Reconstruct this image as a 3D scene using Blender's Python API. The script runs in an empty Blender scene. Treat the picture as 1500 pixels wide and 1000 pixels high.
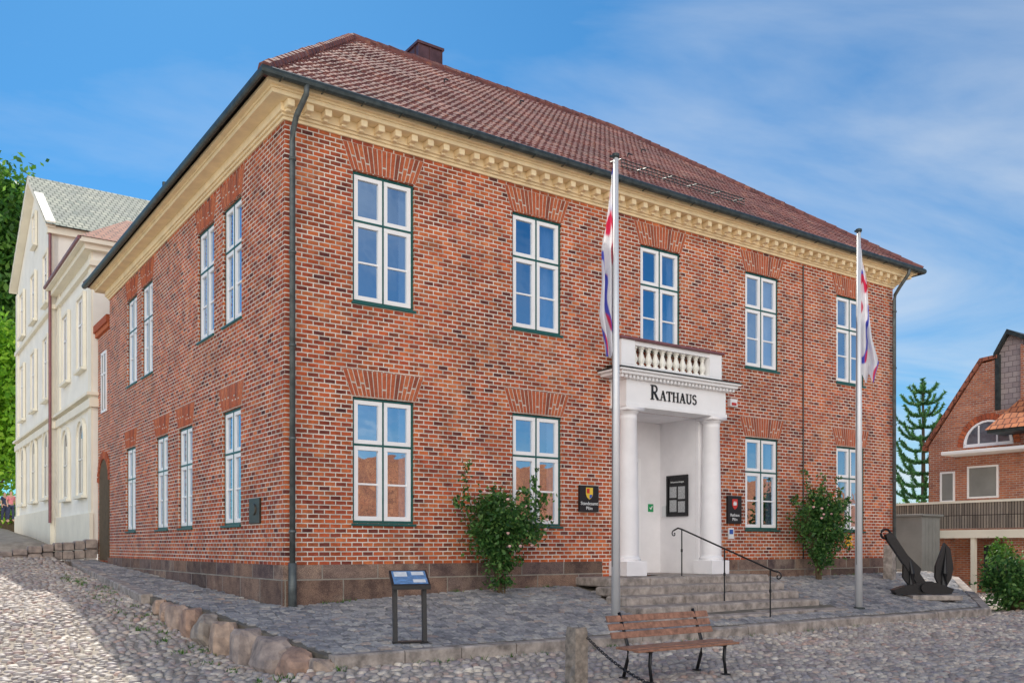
import bpy, math, random
import numpy as np
from mathutils import Vector, noise
random.seed(7); rng=np.random.default_rng(7)
C=bpy.context.scene.collection
PI=math.pi
EYE=1.85
FT=Vector((.8191,.5736,0)); FU=Vector((-.5736,.8191,0)); ORG=Vector((-4.17,16.8,0)); ROT=math.atan2(.5736,.8191)
def Wd(t,u,z=0): return ORG+FT*t+FU*u+Vector((0,0,z))
def loc_of(X,Z):
    d=Vector((X,Z,0))-ORG; return d.dot(FT),d.dot(FU)
def lerp(a,b,f): return a+(b-a)*f
def interp(x,pts): return float(np.interp(x,[p[0] for p in pts],[p[1] for p in pts]))
def sstep(x,a,b):
    f=min(1,max(0,(x-a)/(b-a))); return f*f*(3-2*f)
# ---------------------------------------------------------------- materials
def newmat(name):
    m=bpy.data.materials.new(name); m.use_nodes=True
    nt=m.node_tree; b=nt.nodes['Principled BSDF']; return m,nt,b
def N(nt,t,**k):
    n=nt.nodes.new(t)
    for a,v in k.items():
        if a.startswith('i_'):
            key=a[2:]; key=int(key) if key.isdigit() else key.replace('_',' ')
            n.inputs[key].default_value=v
        else: setattr(n,a,v)
    return n
def ramp(nt,src,stops,interp_='LINEAR'):
    r=nt.nodes.new('ShaderNodeValToRGB'); r.color_ramp.interpolation=interp_
    el=r.color_ramp.elements
    while len(el)<len(stops): el.new(.5)
    for e,(p,c) in zip(el,stops): e.position=p; e.color=(*c,1) if len(c)==3 else c
    nt.links.new(src,r.inputs[0]); return r.outputs[0]
def mixc(nt,fac,a,b,mode='MIX'):
    m=nt.nodes.new('ShaderNodeMix'); m.data_type='RGBA'; m.blend_type=mode
    for s,i in ((fac,0),(a,6),(b,7)):
        if hasattr(s,'default_value') or hasattr(s,'links'): nt.links.new(s,m.inputs[i])
        else: m.inputs[i].default_value=s if i==0 else (*s,1)
    return m.outputs[2]
def bump(nt,h,b,strength=.5,dist=.01):
    n=N(nt,'ShaderNodeBump'); n.inputs['Strength'].default_value=strength; n.inputs['Distance'].default_value=dist
    nt.links.new(h,n.inputs['Height']); nt.links.new(n.outputs[0],b.inputs['Normal'])
def noisec(nt,scale,detail=4,vec=None,rough=.6):
    n=N(nt,'ShaderNodeTexNoise'); n.inputs['Scale'].default_value=scale; n.inputs['Detail'].default_value=detail; n.inputs['Roughness'].default_value=rough
    if vec is None:
        tc=N(nt,'ShaderNodeTexCoord'); vec=tc.outputs['Object']
    nt.links.new(vec,n.inputs['Vector']); return n.outputs['Fac']
def plain(name,col,rough=.6,metal=0,var=.25,scale=6,bmp=.15,spec=.4):
    m,nt,b=newmat(name)
    f=noisec(nt,scale)
    c=tuple(max(0,x*(1-var)) for x in col); d=tuple(min(1,x*(1+var)) for x in col)
    nt.links.new(ramp(nt,f,[(.3,c),(.7,d)]),b.inputs['Base Color'])
    b.inputs['Roughness'].default_value=rough; b.inputs['Metallic'].default_value=metal; b.inputs['Specular IOR Level'].default_value=spec
    if bmp: bump(nt,noisec(nt,scale*8),b,bmp,.01)
    return m
def brick(name,reds,mortar,bw=.25,rh=.092,ms=.012,var=.5,off=.5,bs=.6,patch=None,speck=.25):
    m,nt,b=newmat(name)
    uv=N(nt,'ShaderNodeTexCoord').outputs['UV']
    nz=N(nt,'ShaderNodeTexNoise',i_Scale=9.0,i_Detail=3.0); nt.links.new(uv,nz.inputs['Vector'])
    sub=N(nt,'ShaderNodeVectorMath',operation='MULTIPLY_ADD'); nt.links.new(nz.outputs['Color'],sub.inputs[0]); sub.inputs[1].default_value=(.014,.012,0); nt.links.new(uv,sub.inputs[2])
    bt=N(nt,'ShaderNodeTexBrick'); bt.offset=off; nt.links.new(sub.outputs[0],bt.inputs['Vector'])
    bt.inputs['Color1'].default_value=(0,0,0,1); bt.inputs['Color2'].default_value=(1,1,1,1); bt.inputs['Mortar'].default_value=(0,0,0,1)
    bt.inputs['Scale'].default_value=1; bt.inputs['Mortar Size'].default_value=ms; bt.inputs['Mortar Smooth'].default_value=.2
    bt.inputs['Brick Width'].default_value=bw; bt.inputs['Row Height'].default_value=rh
    n=len(reds)
    col=ramp(nt,bt.outputs['Color'],[(i/(n-1),c) for i,c in enumerate(reds)])
    big=noisec(nt,.55,6,uv,.7)
    col=mixc(nt,1.0,col,ramp(nt,big,[(.34,(1-var,1-var,1-var*.8)),(.6,(1.1,1.05,1.0))]),'MULTIPLY')
    if patch:
        col=mixc(nt,ramp(nt,noisec(nt,.9,3,uv),[(.58,(0,0,0)),(.66,(.5,.5,.5))]),col,patch)
        col=mixc(nt,1.0,col,ramp(nt,noisec(nt,3.1,4,uv,.7),[(.36,(.60,.58,.62)),(.56,(1.10,1.08,1.05))]),'MULTIPLY')
    fine=noisec(nt,60,3,uv)
    col=mixc(nt,1.0,col,ramp(nt,fine,[(.3,(1-speck,)*3),(.7,(1+speck*.6,)*3)]),'MULTIPLY')
    mo=mixc(nt,ramp(nt,noisec(nt,1.6,5,uv),[(.38,(0,0,0)),(.62,(1,1,1))]),mortar,tuple(x*.62 for x in mortar))
    col=mixc(nt,bt.outputs['Fac'],col,mo)
    nt.links.new(col,b.inputs['Base Color']); b.inputs['Roughness'].default_value=.85; b.inputs['Specular IOR Level'].default_value=.25
    inv=N(nt,'ShaderNodeMath',operation='SUBTRACT'); inv.inputs[0].default_value=1; nt.links.new(bt.outputs['Fac'],inv.inputs[1])
    ad=N(nt,'ShaderNodeMath',operation='MULTIPLY_ADD'); nt.links.new(fine,ad.inputs[0]); ad.inputs[1].default_value=.5; nt.links.new(inv.outputs[0],ad.inputs[2])
    bump(nt,ad.outputs[0],b,bs,.012)
    return m
def island(name,stops,rough=.8,bmp=.3,nscale=18,spec=.3,big=None):
    m,nt,b=newmat(name)
    g=N(nt,'ShaderNodeNewGeometry')
    col=ramp(nt,g.outputs['Random Per Island'],stops)
    f=noisec(nt,nscale)
    col=mixc(nt,1.0,col,ramp(nt,f,[(.3,(.7,.7,.7)),(.7,(1.2,1.2,1.2))]),'MULTIPLY')
    if big:
        col=mixc(nt,1.0,col,ramp(nt,noisec(nt,big,3),[(.35,(.76,.75,.76)),(.65,(1.15,1.12,1.06))]),'MULTIPLY')
    nt.links.new(col,b.inputs['Base Color']); b.inputs['Roughness'].default_value=rough; b.inputs['Specular IOR Level'].default_value=spec
    if bmp: bump(nt,noisec(nt,nscale*3),b,bmp,.01)
    return m
M={}
M['brick']=brick('red_brick',[(.13,.045,.04),(.42,.09,.045),(.60,.145,.055),(.48,.10,.045),(.68,.21,.08),(.25,.065,.045),(.62,.17,.06),(.50,.115,.045),(.34,.08,.05)],(.80,.73,.64),bw=.225,rh=.088,ms=.0112,var=.36,patch=(.66,.24,.10))
M['brick_new']=brick('orange_brick',[(.38,.13,.08),(.60,.23,.12),(.50,.18,.10),(.44,.17,.11)],(.55,.46,.40),bw=.25,rh=.085,ms=.011,var=.3)
M['plinth']=brick('granite_blocks',[(.16,.115,.095),(.30,.20,.15),(.19,.14,.13),(.36,.265,.21),(.24,.155,.12)],(.38,.34,.29),bw=1.15,rh=.62,ms=.014,var=.35,off=.37,speck=.65,patch=(.36,.29,.24))
M['vbrick']=island('voussoir_brick',[(0,(.24,.07,.045)),(.35,(.50,.125,.055)),(.7,(.40,.10,.05)),(1,(.58,.17,.07))],.85)
M['mortar']=plain('lime_mortar',(.60,.54,.47),.9,var=.2)
M['cream']=plain('cream_cornice_paint',(.92,.75,.48),.65,var=.10,scale=3)
M['white']=plain('white_paint',(.92,.91,.91),.4,var=.03,scale=3,bmp=.05)
M['plaster']=plain('white_plaster',(.88,.86,.87),.7,var=.05,scale=2,bmp=.1)
M['green']=plain('dark_green_paint',(.012,.10,.09),.4,var=.2)
M['metal']=plain('patinated_metal',(.06,.075,.075),.45,.5,var=.35)
M['pipe']=plain('grey_downpipe',(.11,.125,.125),.5,.3,var=.35)
M['copper']=plain('maroon_sheet_metal',(.24,.10,.11),.4,.2,var=.2)
M['chimney']=plain('dark_clad_metal',(.13,.065,.07),.35,.4,var=.35,scale=2)
M['black']=plain('black_paint',(.018,.018,.02),.35,.2,var=.2,scale=20)
M['dark']=plain('dark_interior',(.05,.055,.065),.9,bmp=0)
M['curtain']=plain('curtain_cloth',(.80,.83,.88),.9,bmp=0,var=.05)
M['granite']=plain('grey_granite',(.36,.31,.275),.8,var=.5,scale=5,bmp=.6)
M['postgranite']=plain('brown_granite',(.27,.225,.185),.85,var=.5,scale=9,bmp=.8)
M['wood']=plain('bench_wood',(.33,.165,.105),.55,var=.4,scale=12)
M['alu']=plain('flagpole_metal',(.74,.75,.77),.4,.25,var=.05,scale=2,bmp=0)
M['creamwall']=plain('cream_render',(.88,.86,.79),.8,var=.06,scale=1.2)
M['trim']=plain('pale_trim',(.86,.81,.68),.7,var=.06,scale=1.2)
M['paving_joint']=plain('joint_sand',(.17,.15,.12),.95,var=.3,scale=4,bmp=.4)
M['street_far']=plain('worn_stone_street',(.38,.33,.27),.9,var=.3,scale=3,bmp=.5)
M['cobble']=island('fieldstone_cobble',[(0,(.27,.235,.225)),(.2,(.50,.44,.39)),(.4,(.36,.325,.32)),(.6,(.62,.56,.48)),(.75,(.40,.36,.37)),(.9,(.46,.33,.28)),(1,(.72,.66,.58))],.6,.3,14,spec=.5,big=.7)
M['sett']=island('granite_sett',[(0,(.20,.205,.22)),(.35,(.29,.29,.31)),(.7,(.37,.365,.37)),(.9,(.46,.44,.42)),(1,(.37,.30,.27))],.75,.3,14,big=.9)
def bouldermat():
    m,nt,b=newmat('boulder_stone')
    oi=N(nt,'ShaderNodeObjectInfo')
    c=ramp(nt,oi.outputs['Random'],[(0,(.42,.27,.20)),(.35,(.38,.33,.28)),(.65,(.50,.35,.26)),(1,(.35,.31,.29))])
    c=mixc(nt,1.0,c,ramp(nt,noisec(nt,4,6),[(.32,(.5,.5,.53)),(.65,(1.25,1.2,1.15))]),'MULTIPLY')
    nt.links.new(c,b.inputs['Base Color']); b.inputs['Roughness'].default_value=.85; bump(nt,noisec(nt,14,6),b,.8,.02); return m
M['boulder']=bouldermat()
M['stem']=plain('woody_stem',(.12,.085,.05),.9)
M['bark']=plain('tree_bark',(.11,.085,.06),.95,bmp=.5)
M['skin']=plain('skin',(.55,.33,.24),.6,bmp=0)
M['pink']=plain('pink_shirt',(.65,.22,.25),.8,bmp=0)
M['navy']=plain('navy_cloth',(.04,.05,.10),.8,bmp=0)
M['hair']=plain('brown_hair',(.06,.035,.02),.7,bmp=0)
M['paper']=plain('notice_paper',(.78,.79,.79),.6,bmp=0,scale=9,var=.12)
M['notice']=plain('printed_notice',(.42,.43,.44),.6,bmp=0,scale=40,var=.5)
M['petal']=plain('pink_petal',(.75,.45,.42),.6,bmp=0)
M['yellow']=plain('yellow_enamel',(.85,.45,.03),.4,bmp=0,var=.05)
M['gold']=plain('gold_enamel',(.80,.55,.06),.4,bmp=0,var=.05)
M['redp']=plain('red_enamel',(.6,.04,.03),.4,bmp=0,var=.05)
M['bluep']=plain('blue_enamel',(.03,.10,.42),.4,bmp=0,var=.05)
M['slateblue']=plain('printed_panel',(.12,.27,.50),.35,bmp=0,var=.4,scale=14)
M['greenp']=plain('green_enamel',(.02,.35,.12),.4,bmp=0,var=.05)
M['bronze']=plain('bronze_plaque',(.07,.055,.04),.4,.7)
M['slate']=brick('slate_cladding',[(.32,.28,.29),(.44,.39,.39),(.38,.33,.34)],(.24,.2,.21),bw=.3,rh=.2,ms=.012,var=.15)
M['greypanel']=plain('grey_panel',(.24,.245,.235),.7,var=.15,scale=1)
M['greentile']=brick('pale_green_tile',[(.28,.34,.29),(.50,.53,.44),(.38,.42,.36)],(.14,.17,.14),bw=.25,rh=.35,ms=.03,var=.3)
M['reed']=brick('grey_wood_slats',[(.24,.21,.18),(.36,.32,.27),(.17,.15,.13)],(.05,.04,.035),bw=.10,rh=3,ms=.014,var=.2,off=0)
M['orange_roof']=brick('orange_roof_tile',[(.50,.17,.08),(.66,.26,.12),(.56,.20,.10)],(.22,.08,.05),bw=.25,rh=.33,ms=.025,var=.3)
M['red_roof']=brick('faded_red_roof_tile',[(.34,.12,.08),(.46,.19,.12),(.40,.15,.10)],(.16,.07,.05),bw=.25,rh=.33,ms=.025,var=.3)
def leafmat(name,a,b_,c):
    m,nt,b=newmat(name)
    g=N(nt,'ShaderNodeNewGeometry')
    col=ramp(nt,g.outputs['Random Per Island'],[(0,a),(.6,b_),(1,c)])
    nt.links.new(col,b.inputs['Base Color']); b.inputs['Roughness'].default_value=.5
    tr=N(nt,'ShaderNodeBsdfTranslucent'); nt.links.new(col,tr.inputs[0])
    mx=N(nt,'ShaderNodeMixShader'); mx.inputs[0].default_value=.4
    nt.links.new(b.outputs[0],mx.inputs[1]); nt.links.new(tr.outputs[0],mx.inputs[2])
    nt.links.new(mx.outputs[0],nt.nodes['Material Output'].inputs[0]); return m
M['leaf_rose']=leafmat('rose_leaf',(.02,.08,.02),(.07,.19,.04),(.20,.36,.09))
M['leaf_tree']=leafmat('tree_leaf',(.03,.11,.015),(.09,.24,.03),(.20,.38,.05))
M['leaf_lime']=leafmat('bright_leaf',(.14,.36,.02),(.28,.56,.03),(.42,.66,.06))
M['leaf_monkey']=leafmat('araucaria_leaf',(.05,.16,.06),(.11,.29,.10),(.20,.40,.15))
def glassmat(name,fac,tint,rough=.02):
    m,nt,b=newmat(name)
    t=N(nt,'ShaderNodeBsdfTransparent'); t.inputs[0].default_value=(.62,.74,.88,1)
    g=N(nt,'ShaderNodeBsdfGlossy'); g.inputs['Color'].default_value=(*tint,1); g.inputs['Roughness'].default_value=rough
    bp=N(nt,'ShaderNodeBump'); bp.inputs['Strength'].default_value=.12; bp.inputs['Distance'].default_value=.03
    nt.links.new(noisec(nt,1.8,2),bp.inputs['Height']); nt.links.new(bp.outputs[0],g.inputs['Normal'])
    mx=N(nt,'ShaderNodeMixShader'); mx.inputs[0].default_value=fac
    nt.links.new(t.outputs[0],mx.inputs[1]); nt.links.new(g.outputs[0],mx.inputs[2]); nt.links.new(mx.outputs[0],nt.nodes['Material Output'].inputs[0]); return m
M['glass']=glassmat('window_glass',.6,(.70,.84,1.0))
def rooftile():
    m,nt,b=newmat('maroon_pantile')
    uv=N(nt,'ShaderNodeTexCoord').outputs['UV']
    sc=N(nt,'ShaderNodeVectorMath',operation='DIVIDE'); nt.links.new(uv,sc.inputs[0]); sc.inputs[1].default_value=(.18,.26,1)
    fl=N(nt,'ShaderNodeVectorMath',operation='FLOOR'); nt.links.new(sc.outputs[0],fl.inputs[0])
    wn=N(nt,'ShaderNodeTexWhiteNoise'); wn.noise_dimensions='2D'; nt.links.new(fl.outputs[0],wn.inputs['Vector'])
    col=ramp(nt,wn.outputs['Value'],[(0,(.14,.07,.07)),(.4,(.26,.11,.10)),(.75,(.21,.10,.10)),(.93,(.36,.16,.12)),(1,(.28,.18,.16))])
    col=mixc(nt,1.0,col,ramp(nt,noisec(nt,.5,6,uv,.7),[(.35,(.66,.64,.68)),(.6,(1.12,1.06,1.02))]),'MULTIPLY')
    col=mixc(nt,ramp(nt,noisec(nt,7,5,uv,.7),[(.54,(0,0,0)),(.70,(.42,.42,.42))]),col,(.27,.23,.21))
    nt.links.new(col,b.inputs['Base Color']); b.inputs['Roughness'].default_value=.85; b.inputs['Specular IOR Level'].default_value=.2
    bump(nt,noisec(nt,40,3,uv),b,.3,.01); return m
M['tile']=rooftile()
def flagmat():
    m,nt,b=newmat('flag_cloth')
    uv=N(nt,'ShaderNodeTexCoord').outputs['UV']
    n1=noisec(nt,.62,1,uv,.4)
    ln=ramp(nt,n1,[(.45,(0,0,0)),(.465,(1,1,1)),(.515,(1,1,1)),(.53,(0,0,0))])
    mpn=N(nt,'ShaderNodeMapping'); mpn.inputs['Location'].default_value=(5.3,2.1,0); nt.links.new(uv,mpn.inputs[0])
    hue=ramp(nt,noisec(nt,.7,0,mpn.outputs[0]),[(.48,(.75,.04,.12)),(.50,(.10,.12,.62))])
    c=mixc(nt,ln,(.90,.90,.92),hue)
    nt.links.new(c,b.inputs['Base Color']); b.inputs['Roughness'].default_value=.8
    tr=N(nt,'ShaderNodeBsdfTranslucent'); nt.links.new(c,tr.inputs[0])
    mx=N(nt,'ShaderNodeMixShader'); mx.inputs[0].default_value=.4
    nt.links.new(b.outputs[0],mx.inputs[1]); nt.links.new(tr.outputs[0],mx.inputs[2]); nt.links.new(mx.outputs[0],nt.nodes['Material Output'].inputs[0]); return m
M['flag']=flagmat()
# ---------------------------------------------------------------- mesh builder
class MB:
    def __init__(s): s.v=[]; s.f=[]; s.uv=None
    def quad(s,*p):
        n=len(s.v); s.v+= [tuple(q) for q in p]; s.f.append(tuple(range(n,n+len(p)))); return s
    def box(s,x0,x1,y0,y1,z0,z1,bev=0):
        n=len(s.v)
        if bev:
            b=bev
            for z,i in ((z0,b),(z0+b,0),(z1-b,0),(z1,b)):
                s.v+=[(x0+i,y0+i,z),(x1-i,y0+i,z),(x1-i,y1-i,z),(x0+i,y1-i,z)]
            s.f.append((n+3,n+2,n+1,n)); s.f.append((n+12,n+13,n+14,n+15))
            for k in range(3):
                for i in range(4):
                    j=(i+1)%4; a=n+4*k; s.f.append((a+i,a+j,a+4+j,a+4+i))
            return s
        s.v+=[(x0,y0,z0),(x1,y0,z0),(x1,y1,z0),(x0,y1,z0),(x0,y0,z1),(x1,y0,z1),(x1,y1,z1),(x0,y1,z1)]
        s.f+=[(n+3,n+2,n+1,n),(n+4,n+5,n+6,n+7),(n,n+1,n+5,n+4),(n+1,n+2,n+6,n+5),(n+2,n+3,n+7,n+6),(n+3,n,n+4,n+7)]; return s
    def tube(s,pts,r,n=8,cap=True):
        pts=[Vector(p) for p in pts]; rs=r if isinstance(r,(list,tuple)) else [r]*len(pts)
        base=len(s.v); up=Vector((0,0,1))
        for i,p in enumerate(pts):
            d=(pts[min(i+1,len(pts)-1)]-pts[max(i-1,0)]).normalized()
            a=up.cross(d)
            if a.length<.1: a=Vector((1,0,0)).cross(d)
            a.normalize(); b=d.cross(a)
            for k in range(n):
                t=2*PI*k/n; s.v.append(tuple(p+(a*math.cos(t)+b*math.sin(t))*rs[i]))
        for i in range(len(pts)-1):
            for k in range(n):
                k2=(k+1)%n; q=base+i*n; s.f.append((q+k,q+k2,q+n+k2,q+n+k))
        if cap:
            s.f.append(tuple(base+k for k in reversed(range(n)))); q=base+(len(pts)-1)*n; s.f.append(tuple(q+k for k in range(n)))
        return s
    def lathe(s,c,prof,n=16):
        base=len(s.v)
        for r,z in prof:
            for k in range(n):
                t=2*PI*k/n; s.v.append((c[0]+r*math.cos(t),c[1]+r*math.sin(t),c[2]+z))
        for i in range(len(prof)-1):
            for k in range(n):
                k2=(k+1)%n; q=base+i*n; s.f.append((q+k,q+k2,q+n+k2,q+n+k))
        s.f.append(tuple(base+k for k in reversed(range(n)))); q=base+(len(prof)-1)*n; s.f.append(tuple(q+k for k in range(n)))
        return s
    def prism(s,poly,axis,a,b):
        def P(p,h): return {'y':(p[0],h,p[1]),'x':(h,p[0],p[1]),'z':(p[0],p[1],h)}[axis]
        n=len(s.v); k=len(poly)
        s.v+=[P(p,a) for p in poly]+[P(p,b) for p in poly]
        s.f.append(tuple(range(n,n+k))); s.f.append(tuple(reversed(range(n+k,n+2*k))))
        for i in range(k):
            j=(i+1)%k; s.f.append((n+i,n+j,n+k+j,n+k+i))
        return s
    def build(s,name,m,parent=None,smooth=False,uv=True):
        me=bpy.data.meshes.new(name); me.from_pydata(s.v,[],s.f); me.update()
        if uv:
            L=me.uv_layers.new(name='UVMap')
            if s.uv:
                vi=np.empty(len(me.loops),dtype=np.int32); me.loops.foreach_get('vertex_index',vi)
                L.data.foreach_set('uv',np.array(s.uv,dtype=np.float32)[vi].ravel())
            else:
                out=np.zeros((len(me.loops),2),dtype=np.float32)
                for p in me.polygons:
                    n=p.normal
                    if abs(n.z)>.95: ux=Vector((1,0,0)); vx=Vector((0,1,0))
                    else:
                        ux=Vector((0,0,1)).cross(n).normalized(); vx=n.cross(ux)
                        if vx.z<0: vx=-vx
                    for li in p.loop_indices:
                        co=me.vertices[me.loops[li].vertex_index].co; out[li]=(co.dot(ux),co.dot(vx))
                L.data.foreach_set('uv',out.ravel())
        me.materials.append(M[m] if isinstance(m,str) else m)
        if smooth:
            for p in me.polygons: p.use_smooth=True
        o=bpy.data.objects.new(name,me); C.objects.link(o)
        if parent: o.parent=parent
        return o
def tag(o,label=None,cat=None,group=None,kind=None):
    for k,v in (('label',label),('category',cat),('group',group),('kind',kind)):
        if v: o[k]=v
    return o
def thing(name,label,cat,t,u,z=0,rz=0,group=None):
    o=bpy.data.objects.new(name,None); C.objects.link(o); o.location=Wd(t,u,z); o.rotation_euler=(0,0,ROT+rz); o.empty_display_size=.2
    return tag(o,label,cat,group)
def place(o,t,u,z,rz=0): o.location=Wd(t,u,z); o.rotation_euler=(0,0,ROT+rz); return o
def text(name,body,size,m,parent,loc,rot=(PI/2,0,0),ext=.004,align='CENTER'):
    cu=bpy.data.curves.new(name,'FONT'); cu.body=body; cu.size=size; cu.extrude=ext; cu.align_x=align; cu.resolution_u=3
    tmp=bpy.data.objects.new('tmp',cu); C.objects.link(tmp); bpy.context.view_layer.update()
    me=bpy.data.meshes.new_from_object(tmp.evaluated_get(bpy.context.evaluated_depsgraph_get())); bpy.data.objects.remove(tmp)
    me.materials.clear(); me.materials.append(M[m]); o=bpy.data.objects.new(name,me); C.objects.link(o); o.parent=parent; o.location=loc; o.rotation_euler=rot; return o
# ---------------------------------------------------------------- ground
PROF=[(-60,-.1),(-16,-.05),(-7,-.02),(-4.4,-.03),(-3,0),(-1.5,.12),(0,.30),(1.5,.54),(3,.70),(15,1.24),(17.4,1.5),(18.3,2.0),(30,2.7),(45,3.2),(80,3.6),(400,4)]
def base(t): return interp(t,[(0,.75),(4,.95),(19,1.06)])
def hp(t,u):
    if u<=0:
        b=base(t); return b+(.32-b)*min(1.1,-u/4.4)
    if t<8: return .75+.56*u/15
    return 1.06
def h(t,u):
    l=interp(u,PROF)
    if u<-4.4: r=.18*max(0,1-(-u-4.4)/2.2); s=1-sstep(t,-3,-.6)
    else: r=.17; s=1-sstep(t,-1.3,-.5)
    z=lerp(r,l,s)
    return z+.02*math.sin(t*.9)*math.sin(u*.7+1)*(1 if abs(t)<60 else 0)
def pl(u):
    return -1.0-.65*min(1,max(0,(u+4.4)/5.6)) if u<3 else interp(u,[(3,-1.65),(15,-.9),(18,-.6)])
def pr(u): return interp(u,[(-4.4,16.1),(-.95,20.9),(6,22)])
def in_pave(t,u):
    return u>-4.4 and u<17.4 and t>pl(u) and (t<pr(u) if u<6 else t<0)
xs=list(np.concatenate([np.linspace(-400,-40,8),np.arange(-36,36,.6),np.linspace(40,400,8)]))
ys=list(np.concatenate([np.linspace(-400,-40,8),np.arange(-36,50,.6),np.linspace(55,500,9)]))
g=MB()
for u in ys:
    for t in xs: g.v.append((t,u,h(t,u)))
nx=len(xs)
for j in range(len(ys)-1):
    for i in range(nx-1): g.f.append((j*nx+i,j*nx+i+1,(j+1)*nx+i+1,(j+1)*nx+i))
go=g.build('ground','street_far',smooth=True,uv=False); go.location=ORG; go.rotation_euler=(0,0,ROT); tag(go,kind='structure')
def visible(t,u,z,lo,hi,m=.1):
    p=Wd(t,u,z)
    return lo<p.y<hi and abs(p.x)/p.y<.56+m
cb=MB(); pitch=.165; NS=7
row=0; u=-13.0
while u<17.4:
    t=-14.0+(row%2)*pitch*.5
    while t<27:
        t+=pitch*random.uniform(.88,1.12)
        if in_pave(t,u-.06) or in_pave(t,u+.12): continue
        if t>-.1 and u>-4.2 and t<19.5: continue
        z=h(t,u)
        if not visible(t,u,z,8.6,33): continue
        n=len(cb.v); r=pitch*random.uniform(.36,.55); el=random.uniform(.72,1.35); a0=random.uniform(0,6.28); hh=random.uniform(.018,.045); tx=random.uniform(-.014,.014); ty=random.uniform(-.014,.014)
        ca,sa=math.cos(a0),math.sin(a0); jx=random.uniform(-.02,.02); jy=random.uniform(-.02,.02)
        for rr,zz in ((1.0,-.02),(.86,.6*hh),(.5,hh)):
            for k in range(NS):
                a=2*PI*k/NS; q=rr*r*random.uniform(.90,1.08)
                x_,y_=q*math.cos(a)*el,q*math.sin(a)/el
                X_,Y_=x_*ca-y_*sa,x_*sa+y_*ca
                cb.v.append((t+X_+jx,u+Y_+jy,z+zz+(tx*X_+ty*Y_)/r))
        for k in range(NS):
            k2=(k+1)%NS
            cb.f.append((n+k,n+k2,n+NS+k2,n+NS+k)); cb.f.append((n+NS+k,n+NS+k2,n+2*NS+k2,n+2*NS+k))
        cb.f.append(tuple(n+2*NS+k for k in range(NS)))
    u+=pitch*.93; row+=1
co=cb.build('street_cobbles','cobble',smooth=True,uv=False); co.location=ORG; co.rotation_euler=(0,0,ROT); tag(co,kind='structure')
pv=MB()
def strip(us,lf,rf,n=24):
    b0=len(pv.v)
    for u in us:
        for i in range(n+1):
            t=lerp(lf(u),rf(u),i/n); pv.v.append((t,u,hp(t,u)-.012))
    for j in range(len(us)-1):
        for i in range(n): q=b0+j*(n+1)+i; pv.f.append((q,q+1,q+n+2,q+n+1))
    for j in range(len(us)-1):
        for side in (0,n):
            a=pv.v[b0+j*(n+1)+side]; b=pv.v[b0+(j+1)*(n+1)+side]; pv.quad(a,b,(b[0],b[1],b[2]-.6),(a[0],a[1],a[2]-.6))
    for i in range(n):
        a=pv.v[b0+i]; b=pv.v[b0+i+1]; pv.quad(a,b,(b[0],b[1],b[2]-.4),(a[0],a[1],a[2]-.4))
strip(list(np.linspace(-4.4,0,12)),pl,pr,48)
strip(list(np.linspace(0,17.4,12)),pl,lambda u:.1,8)
strip(list(np.linspace(0,6,4)),lambda u:19,pr,4)
po=pv.build('pavement','paving_joint',uv=False); po.location=ORG; po.rotation_euler=(0,0,ROT); tag(po,kind='structure')
SV=[1.2,1.82,2.44,3.06,3.7]; SL=[6.8,6.45,6.2,5.95,5.7]; SR=[12.0,11.8,11.6,11.5,11.7]
def in_steps(t,u):
    v=-u
    for i in range(5):
        if v<SV[i]+.05: return SL[i]-.05<t<SR[i]+.05 and v>-1
    return False
st=MB(); u=-4.15; row=0
while u<17.3:
    t=(pl(u) if u<17 else -1)+random.uniform(.05,.15)
    end=pr(u) if u<0 else 0
    rows=.135
    while t<end-.1:
        w=random.uniform(.12,.22)
        tc=t+w/2
        if (u<-.04 or tc<-.1) and not in_steps(tc,u):
            z=hp(tc,u); gp=.010; j=lambda:random.uniform(-.012,.012); dz=random.uniform(-.010,.014); n=len(st.v); b=.018
            sh=.02*math.sin(t*1.3+row*.2)+.012*math.sin(t*4.1)
            x0,x1,y0,y1=t+gp,t+w-gp,u+gp+sh,u+rows-gp+sh
            tl=random.uniform(-.009,.009)
            st.v+=[(x0,y0,z-.03),(x1,y0,z-.03),(x1,y1,z-.03),(x0,y1,z-.03)]
            st.v+=[(x0+j()*.5,y0+j()*.5,z+dz),(x1+j()*.5,y0+j()*.5,z+dz+tl),(x1,y1+j()*.5,hp(tc,u+rows)+dz+tl),(x0,y1+j()*.5,hp(tc,u+rows)+dz)]
            st.v+=[(x0+b,y0+b,z+dz+.014),(x1-b,y0+b,z+dz+.014+tl),(x1-b,y1-b,hp(tc,u+rows)+dz+.014+tl),(x0+b,y1-b,hp(tc,u+rows)+dz+.014)]
            for i in range(4):
                k=(i+1)%4; st.f.append((n+i,n+k,n+4+k,n+4+i)); st.f.append((n+4+i,n+4+k,n+8+k,n+8+i))
            st.f.append((n+8,n+9,n+10,n+11))
        t+=w
    u+=rows; row+=1
so=st.build('pavement_setts','sett',uv=False); so.location=ORG; so.rotation_euler=(0,0,ROT); tag(so,kind='structure')
kb=MB()
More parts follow.
